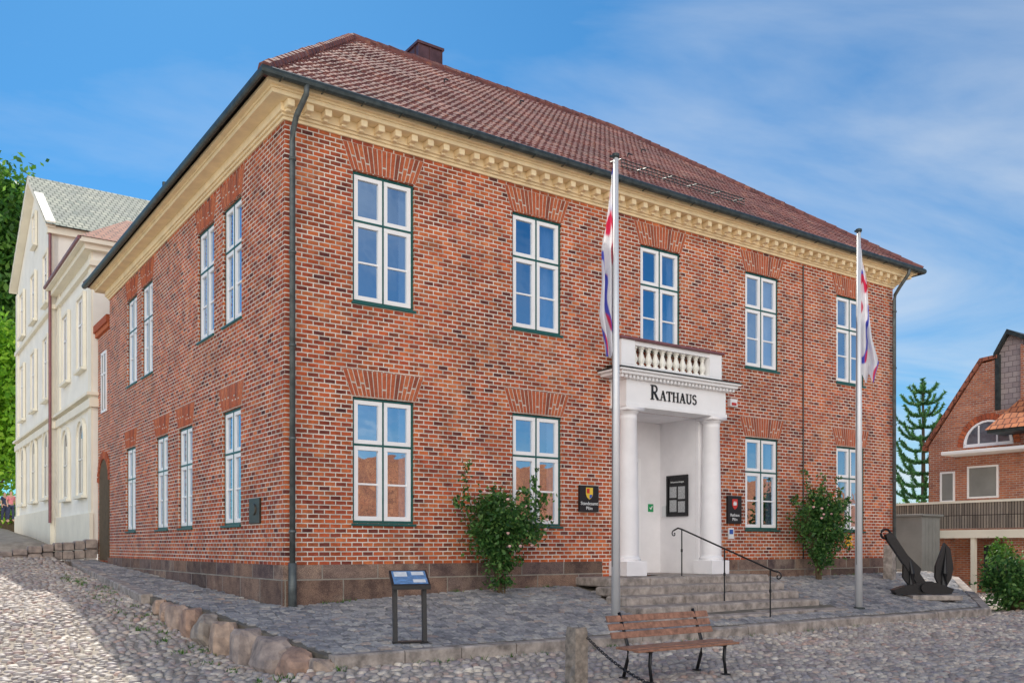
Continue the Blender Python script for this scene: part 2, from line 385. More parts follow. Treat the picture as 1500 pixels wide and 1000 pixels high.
def kerbline(pts):
    for (a,b) in zip(pts[:-1],pts[1:]):
        a=Vector(a);b=Vector(b); L=(b-a).length; d=(b-a)/L; nrm=Vector((d.y,-d.x,0)); s=0
        while s<L-.1:
            w=min(random.uniform(.9,1.5),L-s); p=a+d*(s+.008); q=a+d*(s+w-.008); jt=random.uniform(-.012,.012)
            n=len(kb.v)
            zt=lambda P: hp(P.x,P.y)+.03+jt
            o0=nrm*(.16+random.uniform(-.01,.015)); o1=nrm*(-.06)
            for (P,o,zz) in ((p,o0,-.35),(q,o0,-.35),(q,o1,-.35),(p,o1,-.35)): kb.v.append((P.x+o.x,P.y+o.y,zt(P)+zz))
            for (P,o,zz) in ((p,o0,-.02),(q,o0,-.02),(q,o1,0),(p,o1,0)): kb.v.append((P.x+o.x,P.y+o.y,zt(P)+zz))
            oi=nrm*.025
            for (P,o) in ((p,o0-oi),(q,o0-oi),(q,o1),(p,o1)): kb.v.append((P.x+o.x,P.y+o.y,zt(P)+.006))
            for i in range(4):
                k=(i+1)%4; kb.f.append((n+i,n+k,n+4+k,n+4+i)); kb.f.append((n+4+i,n+4+k,n+8+k,n+8+i))
            kb.f.append((n+8,n+9,n+10,n+11)); s+=w
kerbline([(-1.05,-4.4,0),(16.15,-4.4,0),(20.9,-.95,0),(22,6,0)])
kerbline([(-.6,17.3,0),(-.9,15,0),(-1.65,3,0)])
ko=kb.build('kerb','granite',uv=False); ko.location=ORG; ko.rotation_euler=(0,0,ROT); tag(ko,kind='structure')
ORD=['first','second','third','fourth','fifth','sixth','seventh','eighth','ninth','tenth','eleventh','twelfth']
def boulder(t,u,z,sx,sy,sz,lab,rz=0):
    n=18; m=12; b=MB(); sd=random.uniform(0,50)
    pls=[(Vector((random.gauss(0,1),random.gauss(0,1),random.gauss(0,.8))).normalized(),random.uniform(.62,.85)) for _ in range(11)]+[(Vector((0,0,1)),.72),(Vector((-1,-.2,.1)).normalized(),.75)]
    for i in range(m+1):
        ph=PI*i/m
        for k in range(n):
            th=2*PI*k/n; d=Vector((math.sin(ph)*math.cos(th),math.sin(ph)*math.sin(th),math.cos(ph)))
            r=1.0/max(abs(d.x),abs(d.y),abs(d.z))**.55
            for pn,pd in pls:
                q=d.dot(pn)
                if q>.05: r=min(r,pd/q*1.12)
            r*=1+.05*noise.noise(d*3+Vector((0,sd,0)))
            b.v.append((d.x*r*sx/2,d.y*r*sy/2,d.z*r*sz/2))
    for i in range(m):
        for k in range(n):
            k2=(k+1)%n; b.f.append((i*n+k,i*n+k2,(i+1)*n+k2,(i+1)*n+k))
    o=b.build('boulder','boulder',smooth=False,uv=False)
    place(o,t,u,z,rz); tag(o,lab,'boulder','boulders edging the raised pavement'); return o
bp=[(-1.18,-4.35,.50,.42),(-1.25,-3.72,.86,.74),(-1.34,-2.9,.96,.84),(-1.45,-2.05,.92,.82),(-1.53,-1.3,.78,.72),(-1.6,-.62,.74,.66),(-1.66,.05,.68,.56),(-1.70,.65,.6,.46),(-1.73,1.2,.56,.36),(-1.74,1.75,.5,.28)]
for i,(t,u_,L,H) in enumerate(bp):
    top=hp(-1,u_)+(.05 if i else 0.0); zc=top-H/2
    boulder(t,u_,zc,L*.66,L*1.12,H*1.15,f'{ORD[i]} boulder from the kerb corner in the row edging the raised pavement',random.uniform(-.2,.2))
boulder(-1.75,-4.3,h(-1.75,-4.3)+.03,.34,.40,.24,'small low fieldstone lying on the cobbles in front of the boulder row')
w=MB()
for cl in range(170):
    if cl<100:
        u_=random.uniform(-5,12); t_=pl(u_)-random.uniform(.32,.9); z_=h(t_,u_)
    elif cl<135: t_=random.uniform(0,18.5); u_=-random.uniform(.07,.14); z_=hp(t_,u_)
    else: t_=random.uniform(-1,16); u_=-4.4-random.uniform(.18,.24); z_=h(t_,u_)
    for b_ in range(random.randint(5,16)):
        a=random.uniform(0,6.28); x_=t_+random.gauss(0,.05); y_=u_+random.gauss(0,.03); L=random.uniform(.03,.09); n=len(w.v)
        w.v+=[(x_-.009,y_,z_-.01),(x_+.009,y_+.004,z_-.01),(x_+math.cos(a)*L*.6,y_+math.sin(a)*L*.6,z_+L)]; w.f.append((n,n+1,n+2))
o=w.build('weeds','leaf_tree',uv=False); o.location=ORG; o.rotation_euler=(0,0,ROT); tag(o,'small green weeds and moss growing along kerb, boulders and plinth joints','weeds',kind='stuff')
# ---------------------------------------------------------------- town hall
TH=thing('town_hall','large red brick town hall with maroon hipped roof, cream cornice and white columned entrance','building',0,0)
L_,D_=19.2,15.0; ZP,ZW=1.51,9.74
FWC=[2.03,5.77,9.5,13.22,17.1]; WW=1.34
GZ0,GZ1,UZ0,UZ1=2.30,4.73,6.56,9.07
def wallholes(mb,Lh,z0,z1,holes,d,mp):
    xs=sorted(set([0,Lh]+[a for hh in holes for a in hh[:2]])); zs=sorted(set([z0,z1]+[a for hh in holes for a in hh[2:]]))
    for i in range(len(xs)-1):
        for j in range(len(zs)-1):
            cx=(xs[i]+xs[i+1])/2; cz=(zs[j]+zs[j+1])/2
            if any(a<cx<b and c<cz<e for a,b,c,e in holes): continue
            mb.quad(mp(xs[i],0,zs[j]),mp(xs[i+1],0,zs[j]),mp(xs[i+1],0,zs[j+1]),mp(xs[i],0,zs[j+1]))
    for a,b,c,e in holes:
        mb.quad(mp(a,0,c),mp(a,d,c),mp(a,d,e),mp(a,0,e)); mb.quad(mp(b,0,c),mp(b,0,e),mp(b,d,e),mp(b,d,c))
        mb.quad(mp(a,0,e),mp(a,d,e),mp(b,d,e),mp(b,0,e)); mb.quad(mp(a,0,c),mp(b,0,c),mp(b,d,c),mp(a,d,c))
w=MB()
fh=[]
for i,c in enumerate(FWC):
    fh.append((c-WW/2,c+WW/2,UZ0,UZ1))
    if i!=2: fh.append((c-WW/2,c+WW/2,GZ0,GZ1))
DX0,DX1,DZ0,DZ1=8.4,10.7,1.17,5.05
fh.append((DX0,DX1,DZ0,DZ1))
wallholes(w,L_,DZ0-.4,ZW,fh,.3,lambda a,d,z:(a,d,z))
LU=[(2.38,3.58),(4.22,5.43),(9.58,10.78),(11.35,12.55)]; LG=[(2.43,3.63),(5.88,7.07),(8.05,9.25),(11.52,12.72)]
lh=[(a,b,UZ0,UZ1) for a,b in LU]+[(a,b,GZ0,GZ1) for a,b in LG]
wallholes(w,D_,ZP-.3,ZW,lh,.3,lambda a,d,z:(d,a,z))
w.quad((L_,0,1),(L_,D_,1),(L_,D_,ZW),(L_,0,ZW)); w.quad((0,D_,1),(L_,D_,1),(L_,D_,ZW),(0,D_,ZW))
w.build('wall','brick',TH)
it=MB(); it.box(1.3,7.6,1.3,D_-.5,1.2,9.5); it.build('interior','dark',TH); it=MB(); it.box(11.2,L_-.6,1.3,D_-.5,1.2,9.5); it.build('interior','dark',TH); it=MB(); it.box(7.6,11.2,1.6,D_-.5,5.3,9.5); it.build('interior','dark',TH)
pp=.05
for bx in ((-pp,7.6,-pp,0.2,.1,ZP),(11.5,L_+pp,-pp,0.2,.1,ZP),(-pp,.2,.2,D_+pp,.1,ZP-.003),(L_-.2,L_+pp,.2,D_+pp,.1,ZP-.003)):
    p=MB(); p.box(*bx); p.build('plinth','plinth',TH)
for xa,xb in ((7.6,8.4),(10.7,11.5)):
    q=MB(); q.box(xa,xb,-.004,.2,.9,ZP); q.build('wall_base','brick',TH)
c=MB()
for z0,z1,v in ((9.66,9.72,.04),(9.72,9.77,.08),(9.77,9.93,.12),(9.93,10.01,.38),(10.01,10.05,.41),(10.05,10.12,.50)):
    c.box(-v,L_+v,-v,D_+v,z0,z1,.006)
n=int(L_/.36)
for i in range(n+1):
    x=i*L_/n
    c.box(x-.065,x+.065,-.33,-.118,9.80,9.929,.012); c.box(x-.045,x+.045,-.21,-.118,9.75,9.80,.008)
c.build('cornice','cream',TH)
OV=.58; EZ=10.16; RZ=16.10; RA=5.45-OV; RB=L_+OV-5.2; RU=7.5
tile=MB(); tile.uv=[]
def slope(mb,A_,B_,C_,D2,step=.045,tw=.18,rowh=.26):
    A_,B_,C_,D2=map(Vector,(A_,B_,C_,D2)); e=(B_-A_).normalized(); L=(B_-A_).length
    rl=C_-A_; s=(rl-e*rl.dot(e)); H=s.length; s.normalize(); nr=e.cross(s).normalized()
    if nr.z<0: nr=-nr
    aC=(C_-A_).dot(e); aD=(D2-A_).dot(e)
    nrow=int(math.ceil(H/rowh))
    for j in range(nrow):
        b0=j*rowh; b1=min(H,(j+1)*rowh+.02)
        l0,l1=aC*b0/H,aC*b1/H; r0,r1=lerp(L,aD,b0/H),lerp(L,aD,b1/H)
        xs=list(np.arange(math.floor(l0/step)*step,r0+step,step)); base_=len(mb.v); m=len(xs)
        rj=.006*math.sin(j*2.3)
        for x in xs:
            ph=(x/tw)%1; wv=.028*(math.sin(2*PI*ph)+.35*math.sin(4*PI*ph+.6))
            xa=min(max(x,l0),r0); xb=min(max(x,l1),r1)
            jj=.012*noise.noise(Vector((math.floor(x/tw)*1.7,j*2.1,0)))+.03*noise.noise(Vector((x*.3,j*.15,3)))
            P0=A_+e*xa+s*b0; P1=A_+e*xb+s*b1
            for P,o,uvp in ((P0,wv-.03,(xa,b0+.01)),(P0,wv+.034+jj+rj,(xa,b0+.01)),(P1,wv+.010+jj,(xb,b1-.03))):
                mb.v.append(tuple(P+nr*o)); mb.uv.append(uvp)
        for i in range(m-1):
            q=base_+3*i; mb.f.append((q,q+3,q+4,q+1)); mb.f.append((q+1,q+4,q+5,q+2))
e0=(-OV,-OV,EZ);e1=(L_+OV,-OV,EZ);e2=(L_+OV,D_+OV,EZ);e3=(-OV,D_+OV,EZ);r0=(RA,RU,RZ);r1=(RB,RU,RZ)
slope(tile,e0,e1,r0,r1)
slope(tile,e3,e0,r0,r0,step=.06); slope(tile,e1,e2,r1,r1,step=.06); slope(tile,e2,e3,r1,r0,step=.09)
roof=tile.build('roof','tile',TH,smooth=False)
ub=MB()
for f in ((e0,e1,r1,r0),(e3,e0,r0),(e1,e2,r1),(e2,e3,r0,r1)): ub.quad(*[(a,b,z-.06) for a,b,z in f])
ub.build('roof_deck','dark',roof)
rt=MB()
def ridge(a,b,r=.12):
    a=Vector(a);b=Vector(b);L=(b-a).length;nn=int(L/.36);d=(b-a)/L
    for i in range(nn):
        p0=a+d*(i*L/nn)+Vector((0,0,random.uniform(-.012,.012))); p1=a+d*((i+1)*L/nn+.03); rt.tube([p0,p1],[r*1.08,r*.92],8)
for a,b in ((e0,r0),(e1,r1),(r0,r1),(e2,r1),(e3,r0)): ridge(tuple(Vector(a)+Vector((0,0,.03))),tuple(Vector(b)+Vector((0,0,.03))))
rt.build('ridge_tiles','tile',roof)
ch=MB(); cx,cy=7.95,8.9; ch.box(cx-.42,cx+.42,cy-.42,cy+.42,14.4,17.26); ch.box(cx-.47,cx+.47,cy-.47,cy+.47,17.26,17.34)
for s in (-.42,-.02,.40): ch.box(cx+s-.015,cx+s+.02,cy-.445,cy-.422,15.4,17.25)
for s in (-.2,.2): ch.box(cx-.445,cx-.422,cy+s-.015,cy+s+.015,15.4,17.25)
ch.build('chimney','chimney',roof)
sg=MB()
sl=(RZ-EZ)/(RU+OV)
def rp(t,dy,off=.0): return (t,-OV+dy,EZ+dy*sl+off)
for off in (.12,.2,.28): sg.tube([rp(8.6,1.0,off),rp(13.0,1.0,off)],.012,5)
for i in range(45): sg.tube([rp(8.6+i*.1,1.0,.08),rp(8.6+i*.1,1.0,.30)],.007,4)
for i in range(6): sg.tube([rp(8.6+i*.88,1.4,.05),rp(8.6+i*.88,1.0,.28)],.015,4)
sg.build('snow_guard','metal',roof)
for k,(t_,dy_) in enumerate(((6.2,5.3),(9.3,6.2),(12.6,4.6),(10.6,3.0))):
    hk=MB(); hk.tube([rp(t_,dy_,.04),rp(t_,dy_-.05,.16),rp(t_,dy_-.2,.18)],.02,6); hk.build('roof_hook','metal',roof)
gt=MB(); go_=OV+.05; gz=EZ-.02
gt.tube([(-go_,D_+go_,gz),(-go_,-go_,gz),(L_+go_,-go_,gz),(L_+go_,D_+go_,gz)],.085,10)
for i in range(26):
    x=-.3+i*.79; gt.box(x-.012,x+.012,-go_-.09,-go_+.09,gz-.09,gz-.075)
gt.build('gutter','metal',TH)
for sx,x0,xw in ((1,.12,.10),(-1,L_-.1,L_-.12)):
    d=MB(); d.tube([(x0+.05*sx,-go_,gz-.05),(x0+.05*sx,-go_+.02,gz-.2),(xw,-.32,gz-.5),(xw,-.15,gz-.72),(xw,-.13,gz-.9),(xw,-.13,.62)],.052,10)
    for z in (8.9,7.2,5.5,3.8,2.1,1.1): d.tube([(xw,-.13,z),(xw,-.13,z+.05)],.068,10)
    if sx>0: d.tube([(xw,-.13,.62),(xw,-.13,1.55)],.075,10)
    d.build('downpipe','pipe',TH,smooth=True)
d=MB(); d.tube([(14.9,-.03,9.6),(14.9,-.03,1.2)],.018,6); d.build('lightning_conductor','metal',TH)
def ring(mb,x0,x1,z0,z1,w_,y0,y1,bev=.004):
    mb.box(x0,x1,y0,y1,z0,z0+w_,bev); mb.box(x0,x1,y0,y1,z1-w_,z1,bev); mb.box(x0,x0+w_,y0,y1,z0+w_,z1-w_,bev); mb.box(x1-w_,x1,y0,y1,z0+w_,z1-w_,bev)
def make_window(wd,ht,parent,t,z,side,curt,gc='green'):
    f=MB(); ring(f,-wd/2,wd/2,0,ht,.05,0.0,.12); zt=ht*.625; f.box(-.016,.016,-.004,.10,.05,ht-.05); f.box(-wd/2+.05,wd/2-.05,-.008,.10,zt-.018,zt+.018)
    fr=f.build('window',gc,parent)
    for sx in (-1,1):
        xa,xb=(-wd/2+.052,-.018) if sx<0 else (.018,wd/2-.052)
        cc=MB(); ring(cc,xa,xb,.052,zt-.020,.085,.004,.075); cc.box(xa+.085,xb-.085,.02,.055,zt*.5-.015,zt*.5+.02); cc.build('casement','white',fr)
        cc=MB(); ring(cc,xa,xb,zt+.020,ht-.052,.08,.004,.075); cc.build('casement','white',fr)
    gl=MB(); gl.quad((-wd/2+.06,.045,.06),(wd/2-.06,.045,.06),(wd/2-.06,.045,ht-.06),(-wd/2+.06,.045,ht-.06)); gl.build('pane','glass',fr)
    sl_=MB(); sl_.box(-wd/2-.03,wd/2+.03,-.09,.15,-.05,-.005,.006); sl_.build('sill',gc,fr)
    def cur(xa,xb,za,zb):
        cu=MB(); nn=28
        for i in range(nn+1):
            x=lerp(xa,xb,i/nn); y=.2+.03*math.sin(i*1.5)
            cu.v+=[(x,y,za),(x,y+.01,zb)]
        for i in range(nn): cu.f.append((2*i,2*i+2,2*i+3,2*i+1))
        cu.build('curtain','curtain',fr)
    if curt==1: cur(wd*.16,wd*.5-.04,.02,ht-.02); cur(-wd*.5+.04,-wd*.36,.02,ht-.02)
    elif curt==2: cur(wd*.34,wd*.5-.04,.02,ht-.02); cur(-wd*.5+.04,-wd*.36,.02,ht-.02)
    elif curt==3: cur(-wd*.5+.04,-wd*.30,.02,ht-.02)
    else: cur(-wd*.5+.04,wd*.5-.04,ht*.0,ht-.02)
    yo=.05
    if side=='F': fr.location=(t,yo,z)
    else: fr.location=(yo,t,z); fr.rotation_euler=(0,0,-PI/2)
    return fr
def dup(o,loc,rot):
    c=o.copy(); C.objects.link(c); c.parent=o.parent; c.location=loc; c.rotation_euler=rot
    for chd in list(o.children):
        k=chd.copy(); C.objects.link(k); k.parent=c
    return c
wu=make_window(WW,UZ1-UZ0,TH,FWC[0],UZ0,'F',2); wu2=make_window(WW,UZ1-UZ0,TH,FWC[1],UZ0,'F',1)
for i,s in ((2,wu),(3,wu2),(4,wu)): dup(s,(FWC[i],.05,UZ0),(0,0,0))
wg=make_window(WW,GZ1-GZ0,TH,FWC[0],GZ0,'F',2)
for i in (1,3,4): dup(wg,(FWC[i],.05,GZ0),(0,0,0))
lu=make_window(1.195,UZ1-UZ0,TH,(LU[0][0]+LU[0][1])/2,UZ0,'L',4)
for a,b in LU[1:]: dup(lu,(.05,(a+b)/2,UZ0),(0,0,-PI/2))
lg=make_window(1.195,GZ1-GZ0,TH,(LG[0][0]+LG[0][1])/2,GZ0,'L',3)
for a,b in LG[1:]: dup(lg,(.05,(a+b)/2,GZ0),(0,0,-PI/2))
def make_arch(wd,n=17,H=.5):
    a=MB(); m=MB(); wb=wd/2+.03; wt=wd/2+.22
    m.quad((-wb,-.003,0),(wb,-.003,0),(wt,-.003,H),(-wt,-.003,H))
    for i in range(n):
        f0,f1=(i+.11)/n,(i+.89)/n; split=random.choice([.0,.5,.5]) if i not in (0,n-1) else 0
        segs=[(0,1)] if split==0 else [(0,.48),(.53,1)] if i%2 else [(0,.30),(.35,1)]
        for s0,s1 in segs:
            def px(f,s): return lerp(lerp(-wb,wb,f),lerp(-wt,wt,f),s)
            pts=[(px(f0,s0),H*s0+.003),(px(f1,s0),H*s0+.003),(px(f1,s1),H*s1-.004),(px(f0,s1),H*s1-.004)]
            a.prism(pts,'y',-.008,-.002)
    o=a.build('flat_arch','vbrick',TH); k=m.build('mortar_bed','mortar',o); return o
ar=make_arch(WW)
ar.location=(FWC[0],0,UZ1+.02)
for i,cx_ in enumerate(FWC):
    if i: dup(ar,(cx_,0,UZ1+.02),(0,0,0))
    if i!=2: dup(ar,(cx_,0,GZ1+.02),(0,0,0))
al=make_arch(1.19,15); al.location=(0,sum(LU[0])/2,UZ1+.02); al.rotation_euler=(0,0,-PI/2)
for a,b in LU[1:]: dup(al,(0,(a+b)/2,UZ1+.02),(0,0,-PI/2))
for a,b in LG: dup(al,(0,(a+b)/2,GZ1+.02),(0,0,-PI/2))
# entrance porch
y1=1.25
vs=MB()
vs.quad((DX0+.003,.0,DZ0),(DX0+.003,y1,DZ0),(DX0+.003,y1,DZ1-.004),(DX0+.003,.0,DZ1-.004)); vs.quad((DX1-.003,-.0,DZ0),(DX1-.003,y1,DZ0),(DX1-.003,y1,DZ1-.004),(DX1-.003,-.0,DZ1-.004))
vs.quad((DX0,y1,DZ0),(DX1,y1,DZ0),(DX1,y1,DZ1),(DX0,y1,DZ1)); vs.quad((DX0,0,DZ1-.004),(DX1,0,DZ1-.004),(DX1,y1,DZ1-.004),(DX0,y1,DZ1-.004))
for xa,xb in ((7.93,DX0),(DX1,11.17)): vs.box(xa,xb,-.10,.02,DZ0,5.1)
ve=vs.build('vestibule','plaster',TH)
dr=MB(); ring(dr,8.5,9.95,DZ0+.01,4.1,.10,y1-.07,y1-.004); dr.box(8.6,9.85,y1-.045,y1-.01,DZ0+.11,4.0)
for zz in (1.5,2.6): dr.box(8.72,9.73,y1-.06,y1-.044,zz,zz+.9,.01)
dr.build('door','white',TH)
vf=MB(); vf.quad((DX0,-.2,DZ0+.004),(DX1,-.2,DZ0+.004),(DX1,y1,DZ0+.004),(DX0,y1,DZ0+.004)); vf.build('vestibule_floor','granite',TH)
for cxx in (8.15,10.93):
    k=MB(); k.box(cxx-.31,cxx+.31,-.62,.0,DZ0,DZ0+.34,.01)
    k.lathe((cxx,-.31,DZ0+.34),[(.29,0),(.30,.04),(.28,.08),(.25,.10),(.252,.14),(.25,.9),(.235,1.8),(.205,3.28),(.215,3.30),(.205,3.32),(.205,3.38),(.25,3.44),(.25,3.46)],24)
    k.box(cxx-.27,cxx+.27,-.58,-.05,DZ0+3.80,DZ0+3.88,.005)
    o=k.build('column','plaster',TH)
    for pl_ in o.data.polygons: pl_.use_smooth=len(pl_.vertices)==4 and abs(pl_.normal.z)<.5 and abs(pl_.center.z-DZ0-.2)>.16
en=MB(); z0=5.05
en.box(7.86,11.22,-.57,.0,z0,z0+.08,.006); en.box(7.89,11.19,-.545,.0,z0+.08,z0+.62,.006); en.box(7.84,11.24,-.60,.0,z0+.62,z0+.68,.006)
en.box(7.58,11.42,-.74,.0,z0+.70,z0+.77,.01); en.box(7.50,11.48,-.80,.0,z0+.77,z0+.82,.01)
nb=32
for i in range(nb): x=7.66+i*(11.34-7.66)/(nb-1); en.box(x-.03,x+.03,-.68,-.58,z0+.63,z0+.699)
en.build('entablature','white',TH)
cp=MB(); cp.box(7.47,11.51,-.83,.0,z0+.822,z0+.845,.006); cp.quad((7.48,-.82,z0+.847),(11.50,-.82,z0+.847),(11.3,-.0,z0+.98),(7.7,-.0,z0+.98)); cp.build('cornice_flashing','metal',TH)
bl=MB(); bz=z0+.88; B0,B1=7.78,11.10
bl.box(B0,B1,-.50,-.2,bz-.03,bz+.1,.006); bl.box(B0,B0+.42,-.50,-.18,bz+.1,bz+.66,.006); bl.box(B1-.42,B1,-.50,-.18,bz+.1,bz+.66,.006)
bl.box(B0+.42,B1-.42,-.47,-.22,bz+.56,bz+.66,.006)
bal_o=bl.build('balustrade','white',TH)
bb=MB()
for i in range(11):
    x=B0+.42+(i+.5)*(B1-B0-.84)/11; bb.lathe((x,-.345,bz+.1),[(.075,0),(.075,.05),(.045,.07),(.085,.15),(.09,.19),(.05,.30),(.04,.35),(.06,.39),(.045,.41),(.075,.42),(.075,.46)],10)
bb.build('balusters','creamwall',bal_o)
bc=MB(); bc.box(B0-.05,B1+.05,-.56,-.12,bz+.662,bz+.72,.012); bc.quad((B0-.05,-.5,bz+.722),(B1+.05,-.5,bz+.722),(B1+.05,-.002,bz+.84),(B0-.05,-.002,bz+.84)); bc.box(B0,B1,-.1,-.003,bz+.66,bz+.84); bc.build('balustrade_cap','copper',TH)
LT=MB()
def seg(ox,oz,sc,a,b,w):
    ax,az=a;bx,bz_=b; d=Vector((bx-ax,bz_-az)); L=max(d.length,1e-6); nn=Vector((-d.y,d.x))/L*w/2
    pts=[(ax+nn.x,az+nn.y),(bx+nn.x,bz_+nn.y),(bx-nn.x,bz_-nn.y),(ax-nn.x,az-nn.y)]
    LT.prism([(ox+p_[0]*sc,oz+p_[1]*sc) for p_ in pts],'y',-.570-random.uniform(0,.004),-.546)
def arc(cx,cz,rx,rz,a0,a1,n=8): return [(cx+rx*math.cos(math.radians(lerp(a0,a1,i/n))),cz+rz*math.sin(math.radians(lerp(a0,a1,i/n)))) for i in range(n+1)]
def poly(ox,oz,sc,pts,w):
    for a,b in zip(pts[:-1],pts[1:]): seg(ox,oz,sc,a,b,w)
def glyph(chr_,ox,oz,s):
    T,t_,sf=.14,.055,.05
    S=lambda a,b,w_: seg(ox,oz,s,a,b,w_)
    if chr_=='R':
        S((.2,0),(.2,1),T); S((.04,.03),(.36,.03),sf); S((.04,.97),(.4,.97),sf); poly(ox,oz,s,[(.25,.96),(.42,.96)]+arc(.42,.74,.21,.22,90,-90)+[(.25,.52)],.085); S((.38,.52),(.72,.03),T); S((.62,.03),(.86,.03),sf); return .88
    if chr_=='A':
        S((.12,.0),(.42,1),t_); S((.40,1),(.72,0),T); S((.2,.33),(.6,.33),t_); S((.0,.03),(.26,.03),sf); S((.56,.03),(.88,.03),sf); return .86
    if chr_=='T':
        S((.38,0),(.38,1),T); S((.02,.96),(.74,.96),.07); S((.03,.97),(.03,.74),sf); S((.73,.97),(.73,.74),sf); S((.2,.03),(.56,.03),sf); return .78
    if chr_=='H':
        S((.18,0),(.18,1),T); S((.74,0),(.74,1),T); S((.18,.52),(.74,.52),t_)
        for x in (.18,.74):
            for z in (.03,.97): S((x-.17,z),(x+.17,z),sf)
        return .94
    if chr_=='U':
        poly(ox,oz,s,[(.18,1),(.18,.35)]+arc(.44,.33,.26,.3,180,360)[:],T*.8); S((.70,.33),(.70,1),t_); S((.01,.97),(.36,.97),sf); S((.56,.97),(.84,.97),sf); return .87
    if chr_=='S':
        poly(ox,oz,s,arc(.32,.74,.22,.22,20,270,10)+arc(.32,.28,.24,.25,90,-160,10),.10); return .62
x=8.62; z=5.27
x+=glyph('R',x,z,.34)*.34+.012
for c_ in 'ATHAUS': x+=glyph(c_,x,z+.0,.235)*.235+.012
LT.build('lettering','black',TH)
# ---------------------------------------------------------------- steps
ST=thing('entrance_steps','five worn grey granite steps rising from the pavement to the columned entrance','steps',0,0)
for i in range(5):
    s=MB(); z=DZ0-.17*i; vb=(SV[i-1] if i else 0)-.03
    x=SL[i]
    while x<SR[i]-.05:
        wd=min(random.uniform(1.1,2.0),SR[i]-x); wd = SR[i]-x if SR[i]-x-wd<.6 else wd
        yf=-SV[i]+random.uniform(-.03,.03); zt_=z+random.uniform(-.014,.010)-.002; n0=len(s.v)
        s.box(x+.005,x+wd-.005,yf,-vb if i else .0,z-.20,zt_,.028)
        for q in range(n0,len(s.v)):
            X,Y,Z=s.v[q]; s.v[q]=(X+.012*noise.noise(Vector((X*3,Y*3,Z*3))),Y+(.02*noise.noise(Vector((X*4,7,Z*5))) if Y<yf+.1 else 0),Z+.008*noise.noise(Vector((X*5,Y*5,3))))
        x+=wd
    s.build('step','granite',ST)
HR=thing('stair_handrail','black wrought iron handrail with scrolled ends running down the entrance steps','handrail',0,0)
r=MB()
a=Vector((9.2,-1.0,DZ0+1.08)); b=Vector((8.75,-4.0,1.36))
mid=[tuple(a.lerp(b,f)) for f in (0,.02,.5,.98,1)]
r.tube([(a.x,a.y+.25,a.z-.02),(a.x,a.y+.12,a.z+.03)]+mid+[(b.x,b.y-.12,b.z-.02)],.02,8)
e=b+Vector((0,-.12,-.02)); r.tube([(e.x,e.y-.09*math.sin(i*.45)*(1-i/16),e.z-.09+.09*math.cos(i*.45)*(1-i/16)) for i in range(14)],.014,6)
e=a+Vector((0,.25,-.02)); r.tube([(e.x,e.y+.08*math.sin(i*.45)*(1-i/16),e.z-.08+.08*math.cos(i*.45)*(1-i/16)) for i in range(14)],.014,6)
r.build('rail','black',HR,smooth=True)
for f,zb in ((.0,DZ0),(.5,DZ0-.17*3),(.97,.36)):
    P=a.lerp(b,f); k=MB(); k.tube([(P.x,P.y,zb-.02),(P.x,P.y,zb+.55),(P.x,P.y,zb+.56),(P.x,P.y,zb+.62),(P.x,P.y,zb+.63),(P.x,P.y,P.z)],[.015,.015,.024,.024,.015,.015],8); k.build('post','black',HR)
# ---------------------------------------------------------------- signs
def wallsign(t0,t1,z0,z1,lab,lines,crest):
    s=thing('wall_sign',lab,'sign',(t0+t1)/2,-.06,z0); w_=t1-t0; H=z1-z0
    p=MB(); p.box(-w_/2,w_/2,0,.058,0,H,.004); p.build('board','black',s)
    cm=MB(); sh=[(-.10,.13),(.10,.13),(.10,-.02),(.07,-.09),(0,-.14),(-.07,-.09),(-.10,-.02)]; zc=H*.70
    cm.prism([(x,z+zc) for x,z in sh],'y',-.008,-.001); ck=cm.build('crest','gold' if crest=='g' else 'redp',s)
    c2=MB()
    if crest=='g':
        c2.prism([(0,zc-.03),(.08,zc-.03),(.06,zc-.09),(0,zc-.12)],'y',-.012,-.0085); c2.build('crest_field','bluep',ck)
        c3=MB(); c3.prism([(-.08,zc+.11),(0,zc+.11),(0,zc+.0),(-.08,zc+.0)],'y',-.012,-.0085); c3.build('crest_field','redp',ck)
    else:
        c2.prism([(-.06,zc-.03),(.06,zc-.03),(.06,zc+.03),(.03,zc+.08),(0,zc+.03),(-.03,zc+.08),(-.06,zc+.03)],'y',-.012,-.0085); c2.build('crest_field','paper',ck)
    for i,l in enumerate(lines): text('lettering',l,.11,'paper',s,(0,-.003,H*.26-.11*i))
    return s
wallsign(6.92,7.48,2.64,3.24,'black sign with gold and red crest on the brick left of the entrance',['Standesamt','Plön'],'g')
wallsign(11.82,12.34,2.44,3.16,'black sign with red crest on the brick right of the entrance',['Rathaus','Plön'],'r')
s=thing('small_sign','small white and blue plate on the brick below the red crest sign','sign',11.98,-.03,2.05); p=MB(); p.box(-.1,.1,0,.028,0,.28,.003); p.build('plate','paper',s); p=MB(); p.box(-.07,.07,-.004,-.001,.12,.24); p.build('emblem','bluep',s)
s=thing('small_sign','small square yellow plate low on the brick near the right end','sign',17.0,-.03,1.86); p=MB(); p.box(-.14,.14,0,.028,0,.30,.003); p.build('plate','yellow',s); p=MB(); p.box(-.07,.07,-.003,-.001,.19,.21); p.box(-.07,.07,-.003,-.001,.07,.09); p.build('marking','black',s)
s=thing('alarm_box','small white and red alarm siren box on the brick right of the entrance cornice','alarm box',12.0,-.1,5.45); p=MB(); p.box(-.13,.13,0,.098,0,.2,.01); p.build('housing','white',s); p=MB(); p.box(-.08,.08,-.02,-.001,.03,.1,.005); p.build('lamp_lens','redp',s)
